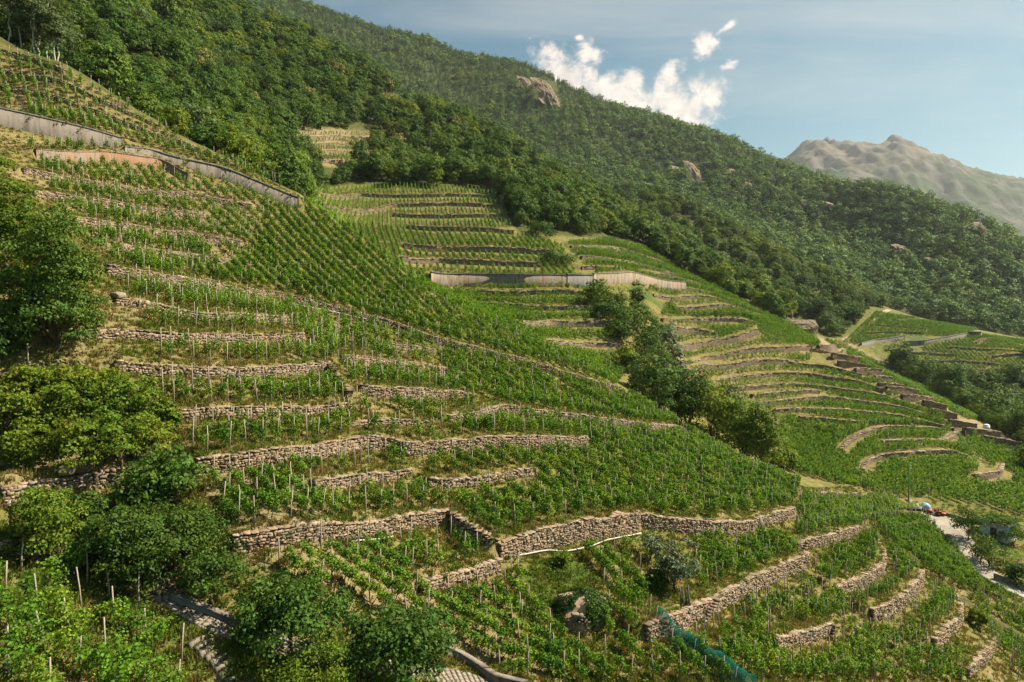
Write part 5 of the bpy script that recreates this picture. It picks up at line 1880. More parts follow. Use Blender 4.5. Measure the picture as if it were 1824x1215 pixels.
SPUR = [(1064, 494, 216, 56, 50, 'broad', 'dark bushy tree right under the grey piece of concrete wall'), (1100, 515, 216, 66, 60, 'broad', 'dark bush below the tree under the grey wall piece'), (1134, 498, 226, 30, 42, 'cherry', 'narrow dark tree standing by itself in front of the tan wall'),
        (1142, 532, 214, 56, 60, 'broad', 'dense bush in the middle of the shrub strip down the spur'), (1116, 556, 205, 72, 62, 'broad', 'wide dark bush in the lower part of the shrub strip'), (1164, 566, 208, 70, 56, 'broad', 'dark bush on the right side of the shrub strip'),
        (1152, 586, 196, 96, 66, 'broad', 'large round tree at the foot of the shrub strip'), (1104, 570, 200, 46, 40, 'cherry', 'small dark bush left of the large round spur tree'), (1192, 566, 206, 48, 48, 'olive', 'grey green tree right of the large round spur tree'),
        (1204, 626, 186, 40, 30, 'olive', 'grey bush above the gully trees'), (963, 416, 276, 60, 36, 'broad', 'dark bush at the side of the upper hollow terraces'), (988, 456, 248, 70, 18, 'cherry', 'low flat dark bush below the upper dark bush of the hollow'),
        (1240, 690, 190, 50, 40, 'broad', 'bush on the spur side just behind the gully trees'), (1180, 630, 178, 60, 46, 'broad', 'bush between the spur tree and the gully trees'), (1120, 612, 186, 46, 34, 'bramble', 'light bush left of the spur tree above the gate posts'), (1142, 640, 172, 60, 40, 'broad', 'dark low bush behind the gate posts'),
        (1210, 690, 176, 70, 50, 'bramble', 'light bush filling the gully behind its tallest tree'), (1300, 720, 176, 80, 50, 'broad', 'dark bush on the far bank of the gully'), (1360, 760, 166, 90, 50, 'bramble', 'light bush on the far bank near the gully end'),
        (1395, 800, 158, 60, 34, 'bramble', 'small light bush at the very end of the gully'), (1076, 540, 208, 50, 40, 'broad', 'dark bush above the small dark bush of the spur')]
for i, (u, v, d, w, hp, mt, lab) in enumerate(SPUR):
    q = P(u, v + hp, d)
    g = gz(q[0], q[1])
    top = P(u, v, d)[2]
    h = max(hp * d / FPX * 0.8, top - g)
    plant_tree('spur_bush', lab, 'bush', q[0], q[1], g, make_tree(120 + i, h, w * d / FPX / 2 * 0.92, nclus=36, per=40, leaf=0.55, leafmat=mt, trunk_h=0.02, clus_r=0.32, n_trunks=2), 0, group='shrubs on the spur')
# birches at the top edge of the vineyard
rb = random.Random(3)
BIRCH = [make_tree(150 + i, 1.0 * h, h * 0.2, nclus=30, per=60, leaf=0.42, leafmat='birch', trunk_h=0.28, barkmat='birch_bark', clus_r=0.42, kind='tall') for i, h in enumerate((15, 13, 16))]
for i, (u, v, d) in enumerate([(14, 70, 146), (38, 84, 148), (58, 92, 146), (84, 104, 148), (98, 108, 146), (106, 112, 150), (70, 88, 153), (26, 66, 156), (128, 116, 158)]):
    q = P(u, v, d)
    k = i % 3
    plant_tree('birch_tree', 'pale trunked birch, %s along the top edge of the upper left vineyard' % ordinal(i + 1), 'tree', q[0], q[1], gz(q[0], q[1]), BIRCH[k], rb.uniform(0, 6), (1, 1, rb.uniform(0.85, 1.1)), 'birches at the vineyard edge')

# ------------------------------------------------------------------ forests
BROAD = []
for i in range(7):
    h = (9, 11, 8, 12, 10, 7, 9)[i]
    BROAD.append(make_tree(200 + i, h, (4.2, 4.6, 4.4, 4.4, 5.0, 3.8, 4.6)[i], nclus=56, per=34, leaf=0.58, leafmat='broad', trunk_h=0.04, clus_r=0.27, rough=0.25))
BLOOM = make_tree(220, 9.5, 4.6, nclus=50, per=26, leaf=0.6, leafmat='blossom', trunk_h=0.1, clus_r=0.27)
PALE = make_tree(221, 9, 4.2, nclus=44, per=24, leaf=0.55, leafmat='birch', trunk_h=0.12, clus_r=0.3)
SPRUCE = [make_conifer(230 + i, (15, 12, 17)[i], (2.6, 2.3, 2.8)[i], tiers=11, per=12, leaf=1.0) for i in range(3)]
LIGHT = make_tree(222, 9, 4.3, nclus=50, per=32, leaf=0.56, leafmat='bramble', trunk_h=0.04, clus_r=0.27, rough=0.25)
DEEP = make_tree(223, 11, 5.2, nclus=60, per=34, leaf=0.58, leafmat='cherry', trunk_h=0.04, clus_r=0.26, rough=0.25)
KINDS = BROAD + [BLOOM, PALE] + SPRUCE + [LIGHT, DEEP]
JOINED = [join_two(a, b, 'forest_tree') for a, b in KINDS]

rf = np.random.default_rng(77)
STEP = 5.6
cx_, cy_ = np.meshgrid(np.arange(-440, 520, STEP), np.arange(120, 745, STEP))
cx_ = (cx_ + rf.uniform(-2.2, 2.2, cx_.shape)).ravel()
cy_ = (cy_ + rf.uniform(-2.2, 2.2, cy_.shape)).ravel()
cz_ = base(cx_, cy_)
cu_, cv_, cd_ = project(np.c_[cx_, cy_, cz_])
keep = forest_mask(cx_, cy_) & (cu_ > -320) & (cu_ < 2150) & (cv_ < 1100) & (cz_ > -76)
# clearings read from the photograph
for poly in ([(560, 258), (660, 252), (668, 288), (600, 320), (545, 300)], [(680, 168), (735, 170), (760, 195), (690, 192)], [(1395, 566), (1460, 570), (1470, 592), (1400, 590)], [(1510, 600), (1560, 552), (1600, 552), (1620, 566)], [(1740, 705), (1800, 725), (1790, 740), (1735, 722)]):
    keep &= ~in_poly(cu_, cv_, poly)
# the strip right behind the near ridge stays low so that the hollow shows over it
d_, side_, _, _ = seg_nearest(cx_, cy_, CREST)
keep &= ~((side_ > 0) & (d_ < 26) & (cu_ > 560))
keep &= ~((side_ > 0) & (d_ < 8.0))
F = np.c_[cx_, cy_, cz_][keep]
fu, fv, fd = cu_[keep], cv_[keep], cd_[keep]
vis = visible(F, 7.0)
F, fu, fv, fd = F[vis], fu[vis], fv[vis], fd[vis]
dens = np.where(fd > 480, 0.55, 0.8)
m = rf.random(len(F)) < dens
F, fu, fv, fd = F[m], fu[m], fv[m], fd[m]
kind = rf.integers(0, 7, len(F))
kind[rf.random(len(F)) < 0.022] = 7
kind[rf.random(len(F)) < 0.06] = 8
tone = fbm(F[:, 0] / 45.0, F[:, 1] / 45.0, 3, 61)
kind[(rf.random(len(F)) < 0.3) & (tone > 0.52)] = 12
kind[(rf.random(len(F)) < 0.3) & (tone < 0.48)] = 13
con = rf.random(len(F)) < np.where(fd > 520, 0.16, 0.02)
kind[con] = 9 + rf.integers(0, 3, int(con.sum()))
fs = rf.uniform(0.55, 1.15, len(F)) + 0.45 * rf.random(len(F)) ** 3 * np.where(fd < 170, 0.62, np.where(fd < 215, 0.8, 1.0))
fs = np.where((fv - 9.0 * fs * FPX / fd < 330) & (fu > 560) & (fu < 900) & (fd < 300), fs * 0.7, fs)
frz = rf.uniform(0, 6.283, len(F))
inview = (fu > -30) & (fu < 1850) & (fv < 1240)
rank = np.argsort(-(fs / fd) * np.where(inview, 1, 0.01))
first = np.zeros(len(F), bool)
first[rank[:262]] = True
print('forest trees', len(F))
ZONE_WORDS = [('forest above the upper left vineyard', lambda u, v: u < 340), ('forest over the concrete wall end', lambda u, v: u < 620), ('dark wood above the hollow', lambda u, v: u < 950),
              ('wooded ridge above the second spur', lambda u, v: u < 1330), ('wood around the ruined pale wall', lambda u, v: u < 1560), ('wood before the far vineyard', lambda u, v: True)]
KIND_WORDS = ['low round', 'tall full', 'spreading', 'tall narrow', 'broad heavy', 'small round', 'uneven', 'cream flowering', 'pale grey green', 'dark conical', 'small conical', 'tall conical', 'light green', 'deep green']
seq = {}
for i in sorted(np.where(first)[0], key=lambda i: fu[i]):
    zw = next(w for w, f in ZONE_WORDS if f(fu[i], fv[i]))
    kw = KIND_WORDS[kind[i]]
    seq[(zw, kw)] = seq.get((zw, kw), 0) + 1
    nm = 'conifer_tree' if 9 <= kind[i] <= 11 else 'forest_tree'
    plant_tree(nm, '%s tree, %s from left, %s' % (kw, ordinal(seq[(zw, kw)]), zw), 'tree', *F[i], KINDS[kind[i]], frz[i], (fs[i], fs[i], fs[i] * rf.uniform(0.9, 1.15)), 'trees of the hillside forest')
rest = ~first
sc = fs[rest][:, None] * np.c_[np.ones(rest.sum()), np.ones(rest.sum()), rf.uniform(0.9, 1.15, rest.sum())]
scatter('hillside_forest', F[rest], np.c_[np.zeros((rest.sum(), 2)), frz[rest]], sc, kind[rest], JOINED, 'broadleaf forest covering the slopes above and behind the vineyards')

# undergrowth that closes the gaps at the forest's foot
# the far forested mountain
FARB = [make_tree(260 + i, h, w, nclus=22, per=12, leaf=1.2, leafmat='far', trunk_h=0.0, clus_r=0.34, rough=0.18) for i, (h, w) in enumerate(((10, 4.8), (12, 5.2), (9, 5.0), (11, 5.6)))]
FARC = [make_conifer(270 + i, h, w, tiers=8, per=8, leaf=1.9) for i, (h, w) in enumerate(((15, 2.9), (18, 3.1), (12, 2.6)))]
FARJ = [join_two(a, b, 'mountain_tree') for a, b in FARB + FARC]
st = 7.2
mx, my = np.meshgrid(np.arange(-880, 880, st), np.arange(480, 1640, st))
mx = (mx + rf.uniform(-3, 3, mx.shape)).ravel()
my = (my + rf.uniform(-3, 3, my.shape)).ravel()
mz_ = f2(mx, my)
mu_, mv_, md2 = project(np.c_[mx, my, mz_])
k = (mu_ > -150) & (mu_ < 1980) & (mv_ > -160) & (mv_ < 780) & (mz_ > -70)
under = (my < GY1 - 5) & (base(mx, my) > mz_ - 1)
k &= ~under
mx, my, mz_, mu_, mv_ = mx[k], my[k], mz_[k], mu_[k], mv_[k]
OUTCROPS = [(972, 160, 46, 52, 'big pale cliff standing out of the mountain forest'), (936, 146, 30, 24, 'smaller pale cliff left of the big mountain cliff'), (985, 172, 26, 34, 'narrow pale cliff at the foot of the big mountain cliff'),
            (1236, 304, 30, 44, 'slanting pale cliff halfway down the mountain forest'), (1206, 302, 22, 16, 'small pale rock left of the slanting cliff'), (1306, 306, 20, 12, 'small dark rock right of the slanting cliff'),
            (1480, 366, 24, 16, 'pale rock on the lower wooded shoulder'), (1432, 362, 18, 14, 'small pale rock beside the shoulder rock'), (1604, 446, 50, 26, 'broad reddish rock in the wood above the far vineyard'), (1655, 466, 30, 20, 'grey rock right of the broad reddish rock'),
            (1745, 405, 30, 24, 'rocky step high on the right end of the wooded shoulder'), (1335, 330, 18, 12, 'small bare rock under the ridge dip')]


def hit_far(u, v):
    q = P(u, v, 1.0)
    ys = np.linspace(480, 1990, 1500)
    z = f2(q[0] * ys, ys)
    b = q[2] * ys < z
    i = int(np.argmax(b)) if b.any() else 700
    return q * ys[i]


rocks = []
for u, v, w, h, lab in OUTCROPS:
    p = hit_far(u, v + h / 2)
    rocks.append((p, w * p[1] / FPX, h * p[1] / FPX, lab))
    # nothing grows on the rock or right in front of it
    k = ~((np.abs(mu_ - u) < w * 0.45) & (mv_ > v - h * 0.3) & (mv_ < v + h * 0.62))
    mx, my, mz_, mu_, mv_ = mx[k], my[k], mz_[k], mu_[k], mv_[k]
patch = fbm(mx / 90.0, my / 90.0, 4, 21)
con = rf.random(len(mx)) < np.clip((mz_ - 60) / 420, 0.06, 0.75) * np.clip(patch * 2.6 - 0.4, 0.15, 1.2)
kk = rf.integers(0, 4, len(mx))
kk[con] = 4 + rf.integers(0, 3, int(con.sum()))
k = rf.random(len(mx)) < 0.94
ms = rf.uniform(0.55, 1.0, len(mx)) + 0.75 * rf.random(len(mx)) ** 3
ms = np.where(con, np.minimum(ms, 1.1) * 0.8, ms)
print('mountain trees', k.sum())
scatter('mountain_forest', np.c_[mx, my, mz_ - 0.4][k], np.c_[np.zeros((k.sum(), 2)), rf.uniform(0, 6.28, k.sum())], np.stack([ms[k]] * 3, -1), kk[k], FARJ, 'mixed forest of conifers and broadleaf trees covering the high mountain side')


def outcrop(p, w, h, lab, seed, m, name='rock_outcrop', face=(0.35, -0.75, 0.55), amp=0.34, cat='rock'):
    """A craggy cliff let into the slope: an uneven outline, clefts and ledges."""
    n = 40
    gx_, gz_ = np.meshgrid(np.linspace(-0.5, 0.5, n), np.linspace(-0.5, 0.5, n))
    f = Vector(face).normalized()
    t = Vector((0, 0, 1)).cross(f).normalized()
    upv = f.cross(t)
    o1 = seed * 3.7
    edge = 1 - 2 * np.sqrt((gx_ * 1.05) ** 2 + gz_ ** 2) + 0.9 * (fbm(gx_ * 3 + o1, gz_ * 3 - o1, 4, seed) - 0.5)
    mask = np.clip(edge * 2.2, -0.35, 1)
    rid = fbm(gx_ * 9 + o1 + gz_ * 2.5, gz_ * 2.6 + o1, 6, seed + 2, 0.68, True)
    ledge = np.floor((gz_ + 0.5) * 4.0 + 1.5 * fbm(gx_ * 3 + 2, gz_ * 2 + o1, 3, seed + 5)) / 4.0
    dsp = w * amp * (mask * (0.25 + 1.1 * rid - 0.35 * ledge))
    V = (gx_ * w * 1.25)[..., None] * np.array(t) + (gz_ * h * 1.25)[..., None] * np.array(upv) + dsp[..., None] * np.array(f)
    me = mesh_np(name, V.reshape(-1, 3), grid_faces(n, n), m)
    return thing(name, lab, cat, (p[0], p[1], p[2]), me=me)


for i, (p, w, h, lab) in enumerate(rocks):
    outcrop(p + np.array([0, -1.0, h * 0.42]), w * 0.82, h * 0.9, lab, 300 + i, M['cliff'], face=(0.6, -0.62, 0.5), amp=0.24)['group'] = 'cliffs in the mountain forest'


# ------------------------------------------------------------------ ways
def strip(name, pts, width, m, lift=0.06, step=0.6, across=6, skirt=0.4, fn=None):
    a = np.array(pts, float)
    q = hit(a[:, 0], a[:, 1], 0.0)
    wd = width if hasattr(width, '__len__') else [width] * len(pts)
    pl, s = resample(np.c_[q[:, :2], np.array(wd, float)], step)
    d = np.gradient(pl[:, :2], axis=0)
    d /= np.hypot(d[:, 0], d[:, 1])[:, None] + 1e-9
    n = np.stack([-d[:, 1], d[:, 0]], -1)
    V = []
    fr = np.linspace(-0.5, 0.5, across)
    for f in fr:
        p = pl[:, :2] + n * (f * pl[:, 2] * (1 + 0.05 * np.sin(s * 0.9 + f * 4)))[:, None]
        V.append(np.c_[p, ground(p[:, 0], p[:, 1]) + lift])
    for f, k in ((-0.5, 0), (0.5, across - 1)):
        e = V[k].copy()
        e[:, 2] -= skirt
        V.append(e)
    L = len(pl)
    F = []
    i = np.arange(L - 1)
    for k in range(across - 1):
        F.append(np.stack([k * L + i, k * L + i + 1, (k + 1) * L + i + 1, (k + 1) * L + i], -1)[:, ::-1])
    for a_, b_ in ((across, 0), (across - 1, across + 1)):
        F.append(np.stack([a_ * L + i, a_ * L + i + 1, b_ * L + i + 1, b_ * L + i], -1)[:, ::-1])
    me = mesh_np(name, np.concatenate(V), np.concatenate(F), m, smooth=False)
    return obj(name, me, kind='structure')


strip('lane', LANE, LANE_W, M['lane'], 0.07)
strip('road', ROAD, ROAD_W, M['road'], 0.08)
strip('earth_track', TRACK, TRACK_W, M['track'], 0.04)
strip('far_track', [(1502, 606), (1530, 588), (1560, 568), (1584, 552)], 3.0, M['track'], 0.15, 2.0)
strip('valley_road', [(1712, 706), (1740, 714), (1775, 723), (1815, 733)], 4.5, M['road'], 0.25, 2.0)
strip('footpath', [(1080, 655), (1092, 668), (1104, 682)], 1.6, M['track'], 0.1)

# paving slabs of the lane, laid across it
_l, _s = resample(np.c_[hit(np.array(LANE, float)[:, 0], np.array(LANE, float)[:, 1])[:, :2], np.array(LANE_W)], 0.42)
lane_o = bpy.data.objects['lane']
slab = MB()
slab.box((-0.5, -0.5, -0.06), (0.5, 0.5, 0.03), bev=0.015)
slab_me = slab.mesh('paving_stone', M['lane'])
_r = random.Random(9)
_d = np.gradient(_l[:, :2], axis=0)
_cnt = 0
for i in range(1, len(_l) - 1):
    t = _d[i] / np.hypot(*_d[i])
    n = np.array([-t[1], t[0]])
    for k in range(5):
        if _cnt >= 290:
            break
        w = _l[i, 2] / 5
        c = _l[i, :2] + n * ((k - 2) * w + (0.2 if i % 2 else -0.2) * w)
        u_, v_, _dd = project(np.array([c[0], c[1], gz(c[0], c[1])]))
        if not (270 < u_ < 930 and v_ < 1240):
            continue
        o = obj('paving_stone', slab_me, lane_o)
        gx_, gy_ = (gz(c[0] + 0.6, c[1]) - gz(c[0] - 0.6, c[1])) / 1.2, (gz(c[0], c[1] + 0.6) - gz(c[0], c[1] - 0.6)) / 1.2
        up_ = Vector((-gx_, -gy_, 1)).normalized()
        al_ = Vector((t[0], t[1], gx_ * t[0] + gy_ * t[1])).normalized()
        sd_ = up_.cross(al_)
        zc_ = gz(c[0], c[1]) + 0.062 + _r.uniform(-0.006, 0.01)
        sx_, sy_ = 0.415, w * 0.985
        o.matrix_basis = Matrix(((al_.x * sx_, sd_.x * sy_, up_.x, c[0]), (al_.y * sx_, sd_.y * sy_, up_.y, c[1]), (al_.z * sx_, sd_.z * sy_, up_.z, zc_), (0, 0, 0, 1)))
        _cnt += 1


def kerb(name, label, pts, h, m, w=0.35, cat='wall', grp=None):
    a = np.array(pts, float)
    q = hit(a[:, 0], a[:, 1], h)
    wl = WallLine(dict(pl=resample(q[:, :2], 0.8)[0], h=h), 0.5)
    t = thing(name, label, cat, group=grp)
    t['kind'] = 'thing'
    obj('wall_body', ribbon('wall_body', wl, 0.06, w, m), t)
    obj('coping', ribbon('coping', wl, 0.1, w + 0.04, M['concrete'], zb=wl.zt - 0.01, zt=wl.zt + 0.08), t)
    return t


kerb('kerb_wall', 'low shaded retaining wall along the upper side of the paved lane', [(292, 1054), (330, 1070), (380, 1090), (425, 1108), (480, 1126)], 0.4, M['grey_concrete'])
kerb('kerb_wall', 'grey kerb wall beside the lane at the bottom edge under the lush rows', [(690, 1110), (760, 1140), (814, 1158), (850, 1184), (884, 1207), (940, 1222)], 0.55, M['concrete'])
kerb('kerb_wall', 'low concrete edge between the tractor yard and the green slope', [(1682, 914), (1720, 924), (1762, 934)], 0.5, M['concrete'])
kerb('kerb_wall', 'pale edge wall at the lower bend of the road by the pergola', [(1770, 1022), (1800, 1034), (1850, 1054)], 0.9, M['concrete'])

# a curved flight of old stone slabs at the corner of the nearest vineyard
sp = np.array([(352, 1136), (368, 1148), (384, 1162), (398, 1178), (410, 1194), (420, 1208), (430, 1224)], float)
q = hit(sp[:, 0], sp[:, 1], 0.15, ground)
pl, _ = resample(q[:, :2], 0.42)
t = thing('stone_steps', 'curved flight of pale stone slabs at the corner of the nearest vineyard', 'steps', (pl[0][0], pl[0][1], gz(*pl[0])))
for i in range(len(pl)):
    d = pl[min(i + 1, len(pl) - 1)] - pl[max(i - 1, 0)]
    b = MB()
    r = random.Random(i)
    b.box((-0.24, -0.55 - r.random() * 0.12, -0.5), (0.24, 0.5 + r.random() * 0.15, 0.2), bev=0.04)
    o = obj('step', b.mesh('step', M['lane']), t)
    z = min(gz(*pl[i]), gz(pl[i][0] + 0.3, pl[i][1]))
    o.location = (pl[i][0] - t.location.x, pl[i][1] - t.location.y, z - t.location.z)
    o.rotation_euler = (r.uniform(-.04, .04), r.uniform(-.04, .04), math.atan2(d[1], d[0]))


def flight(label, wall_words, u0, u1, n, m='far_stone'):
    """Slabs let into a wall's face, each a little higher along the wall than the one before."""
    w = next(w for w in WALLS if wall_words in w['label'])
    wl = WallLine(w, 0.3)
    uu = project(np.c_[wl.pl, wl.zb])[0]
    s0, s1 = wl.s[int(np.argmin(np.abs(uu - u0)))], wl.s[int(np.argmin(np.abs(uu - u1)))]
    if abs(s1 - s0) < 0.24 * n:
        s1 = s0 + math.copysign(0.24 * n, u1 - u0)
    p0 = wl.at(s0)
    t = thing('stone_steps', label, 'steps', (p0[0][0], p0[0][1], float(p0[3])))
    for i in range(n):
        f = (i + 0.5) / n
        p, tn, nn, zb, zt = wl.at(np.clip(s0 + (s1 - s0) * f, 0, wl.len))
        b = MB()
        r = random.Random(i + n)
        b.box((-0.22, -0.3, -0.16), (0.22, 0.42 + r.uniform(-.05, .05), 0.06), bev=0.02)
        o = obj('step', b.mesh('step', M[m]), t)
        c = p + nn * 0.3
        o.location = (c[0] - t.location.x, c[1] - t.location.y, float(zb + (zt - zb) * f) - t.location.z)
        o.rotation_euler = (0, r.uniform(-.05, .05), math.atan2(nn[1], nn[0]) - PI / 2 + r.uniform(-.08, .08))


flight('dark stone steps climbing the long wall above the green net', 'long stone wall with dark steps', 1240, 1270, 9)
flight('grey stone steps at the left end of the short wall near the ridge', 'short stone wall beside the grey', 1419, 1432, 5)
flight('small stone steps at the end of the flat topped wall', 'short flat-topped stone wall', 1470, 1482, 5)
x, y, z = on_ground(1626, 898)
t = thing('concrete_steps', 'short concrete steps beside the utility pole', 'steps', (x, y, z), math.radians(20))
for i in range(5):
    b = MB()
    b.box((-0.7, -0.16, -0.5), (0.7, 0.16, 0.0), bev=0.01)
    o = obj('step', b.mesh('step', M['grey_concrete']), t)
    o.location = (0, 0.322 * i, 0.17 * i + 0.1)


# ------------------------------------------------------------------ pipes and poles
def pipe(label, pts, r, m='pipe', lift=0.25, name='water_pipe'):
    a = np.array(pts, float)
    q = hit(a[:, 0], a[:, 1], lift, ground)
    pl, s = resample(q, 0.8)
    z = ground(pl[:, 0], pl[:, 1])
    pl[:, 2] = np.maximum(z + 0.08, np.convolve(np.r_[pl[0, 2], pl[:, 2], pl[-1, 2]], np.ones(3) / 3, 'valid'))
    b = MB()
    b.tube([tuple(p) for p in pl], r, 6)
    c = pl.mean(0)
    t = thing(name, label, 'pipe', me=b.mesh(name, M[m]))
    return t


pipe('thick white pipe winding along the foot of the tallest sunlit wall', [(892, 993), (920, 990), (948, 985), (965, 981), (984, 979), (1000, 983), (1020, 980), (1050, 974), (1080, 962), (1110, 956), (1142, 950)], 0.085)
pipe('white pipe lying along the middle of the longest stone wall', [(510, 539), (540, 545), (575, 551), (620, 561), (660, 570), (694, 576)], 0.07, lift=0.6)
pipe('short pale pipe below the wall left of the shaded corner', [(626, 963), (650, 962), (676, 960), (700, 956)], 0.06)
pipe('dark hose along the top of the greyer wall', [(1140, 912), (1200, 922), (1269, 926), (1338, 926)], 0.05, 'cap', 0.2, 'hose')


def pole(label, u, v, vtop, r, m='pole', name='wooden_pole', lean=0.0, top=None):
    x, y, z = on_ground(u, v)
    d = y
    h = (v - vtop) * d / FPX
    t = thing(name, label, 'pole', (x, y, z))
    b = MB()
    k = 0.45 if top else 1.0
    b.tube([(0, 0, -0.4), (lean * 0.5 * k, 0, h * 0.5 * k), (lean * k, 0, h * k)], [r * 1.15, r, r * 0.9], 8)
    obj('shaft', b.mesh('shaft', M[m]), t)
    if top:
        b = MB()
        b.tube([(lean * k, 0, h * k - 0.02), (lean, 0, h)], [r * 0.85, r * 0.7], 8)
        obj('upper_shaft', b.mesh('upper_shaft', M[top]), t)
        b = MB()
        b.tube([(lean - 0.0, 0, h - 0.02), (lean, 0, h + 0.12)], [r * 0.95, r * 0.6], 8)
        b.box((lean - 0.35, -0.05, h - 0.5), (lean + 0.35, 0.05, h - 0.4))
        obj('cap', b.mesh('cap', M['steel']), t)
    return t


pole('tall utility pole with brown foot and green upper part by the tractor yard', 1618, 906, 824, 0.16, 'pole', 'utility_pole', 0.05, 'pole_paint')
pole('bare brown pole standing by the fresh green bush near the nearest vineyard', 19, 958, 890, 0.07, 'post')
pole('upper thin pole on the dry grass beside the largest dark tree', 48, 592, 551, 0.06, 'post')
pole('lower thin pole on the dry grass beside the largest dark tree', 50, 652, 612, 0.06, 'post')
pole('thin pale pole standing before the wood below the far vineyard', 1676, 694, 668, 0.2, 'concrete')
pole('left concrete gate post beside the footpath above the gully', 1079, 662, 640, 0.16, 'concrete', 'gate_post')
pole('right concrete gate post beside the footpath above the gully', 1087, 664, 641, 0.16, 'concrete', 'gate_post')

# old stakes leaning in bundles against the walls
for u, v, n, hh, lab in ((1354, 948, 9, 2.0, 'bundle of grey boards leaning on the wall below the big block'), (1222, 1105, 7, 1.7, 'bundle of dark old stakes leaning on the long wall beside the steps')):
    x, y, z = on_ground(u, v)
    t = thing('stake_bundle', lab, 'stakes', (x, y, z))
    r = random.Random(u)
    for i in range(n):
        b = MB()
        b.tube([(i * 0.14 - n * 0.07, -0.2 + r.uniform(-.1, .1), -0.1), (i * 0.13 - n * 0.065 + r.uniform(-.15, .15), 0.45, hh * r.uniform(0.8, 1.05))], [0.07, 0.06], 6)
        obj('stake', b.mesh('stake', M['dark_wood'] if u < 1300 else M['post']), t)
for u, v, a, lab in ((1256, 1106, 0.35, 'dark stake leaning beside the stone steps over the green net'), (1262, 1130, -0.5, 'slanting dark prop in front of the stone steps')):
    x, y, z = on_ground(u, v)
    b = MB()
    b.tube([(0, 0, -0.2), (a, 0.1, 1.7)], [0.07, 0.05], 6)
    thing('leaning_stake', lab, 'stake', (x, y, z), me=b.mesh('leaning_stake', M['dark_wood']))


# ------------------------------------------------------------------ green net over a vine row
def net_material():
    m, g, out = mat('green_netting')
    p = world_pos(g)
    n = g.noise(p, 1.2, 4.0, 0.6)
    d = g.new('ShaderNodeBsdfDiffuse')
    g.link(g.ramp(n, [(0.3, (0.005, 0.075, 0.06)), (0.7, (0.012, 0.14, 0.11))]), d.inputs[0])
    tl = g.new('ShaderNodeBsdfTranslucent')
    tl.inputs[0].default_value = (0.01, 0.13, 0.1, 1)
    a = g.new('ShaderNodeMixShader')
    a.inputs[0].default_value = 0.35
    g.link(d.outputs[0], a.inputs[1])
    g.link(tl.outputs[0], a.inputs[2])
    tp = g.new('ShaderNodeBsdfTransparent')
    ms = g.new('ShaderNodeMixShader')
    g.link(g.mapr(n, 0.3, 0.75, 0.62, 0.32), ms.inputs[0])
    # open mesh: a good part of the light passes between the threads
    g.link(a.outputs[0], ms.inputs[1])
    g.link(tp.outputs[0], ms.inputs[2])
    g.link(ms.outputs[0], out.inputs[0])
    return m


M['net'] = net_material()
na = np.array([(1172, 1128), (1200, 1146), (1235, 1168), (1270, 1192), (1305, 1215), (1345, 1245)], float)
q = hit(na[:, 0], na[:, 1], 0.0, ground)
pl, s = resample(q[:, :2], 0.5)
d = np.gradient(pl, axis=0)
d /= np.hypot(d[:, 0], d[:, 1])[:, None]
nn = np.stack([-d[:, 1], d[:, 0]], -1)
zz = ground(pl[:, 0], pl[:, 1])
zz = np.convolve(np.r_[zz[0], zz[0], zz, zz[-1], zz[-1]], np.ones(5) / 5, 'valid')
NA = 11
V = []
rn = np.random.default_rng(4)
sag = 0.12 * np.sin(s * 2.4) + 0.06 * rn.normal(size=len(s))
for k in range(NA):
    a = PI * k / (NA - 1)
    V.append(np.c_[pl + nn * (math.cos(a) * (0.75 + 0.12 * np.sin(s * 1.7 + k)))[:, None], zz + 0.05 + math.sin(a) ** 0.8 * (1.75 + sag)])
V = np.concatenate(V)
L = len(pl)
i = np.arange(L - 1)
Fn = np.concatenate([np.stack([k * L + i, k * L + i + 1, (k + 1) * L + i + 1, (k + 1) * L + i], -1) for k in range(NA - 1)])
t = thing('netting_tunnel', 'teal green net stretched as a tunnel over a vine row at the bottom edge', 'net', (0, 0, 0))
obj('netting', mesh_np('netting', V, Fn, M['net'], smooth=True), t)
for j in range(0, L, 7):
    b = MB()
    b.tube([tuple(V[k * L + j]) for k in range(NA)], 0.025, 5)
    obj('hoop', b.mesh('hoop', M['steel']), t)


# ------------------------------------------------------------------ rocks
def boulder_mesh(seed, m):
    r = np.random.default_rng(seed)
    bm = bmesh.new()
    bmesh.ops.create_icosphere(bm, subdivisions=2, radius=0.5)
    for vtx in bm.verts:
        c = vtx.co
        k = 1 + 0.6 * (float(fbm(np.array([c.x * 2.2 + seed]), np.array([c.y * 2.2 + c.z * 1.7]), 3, seed, 0.6)[0]) - 0.5)
        vtx.co = c * k
    me = bpy.data.meshes.new('boulder')
    bm.to_mesh(me)
    bm.free()
    me.materials.append(m)
    return me


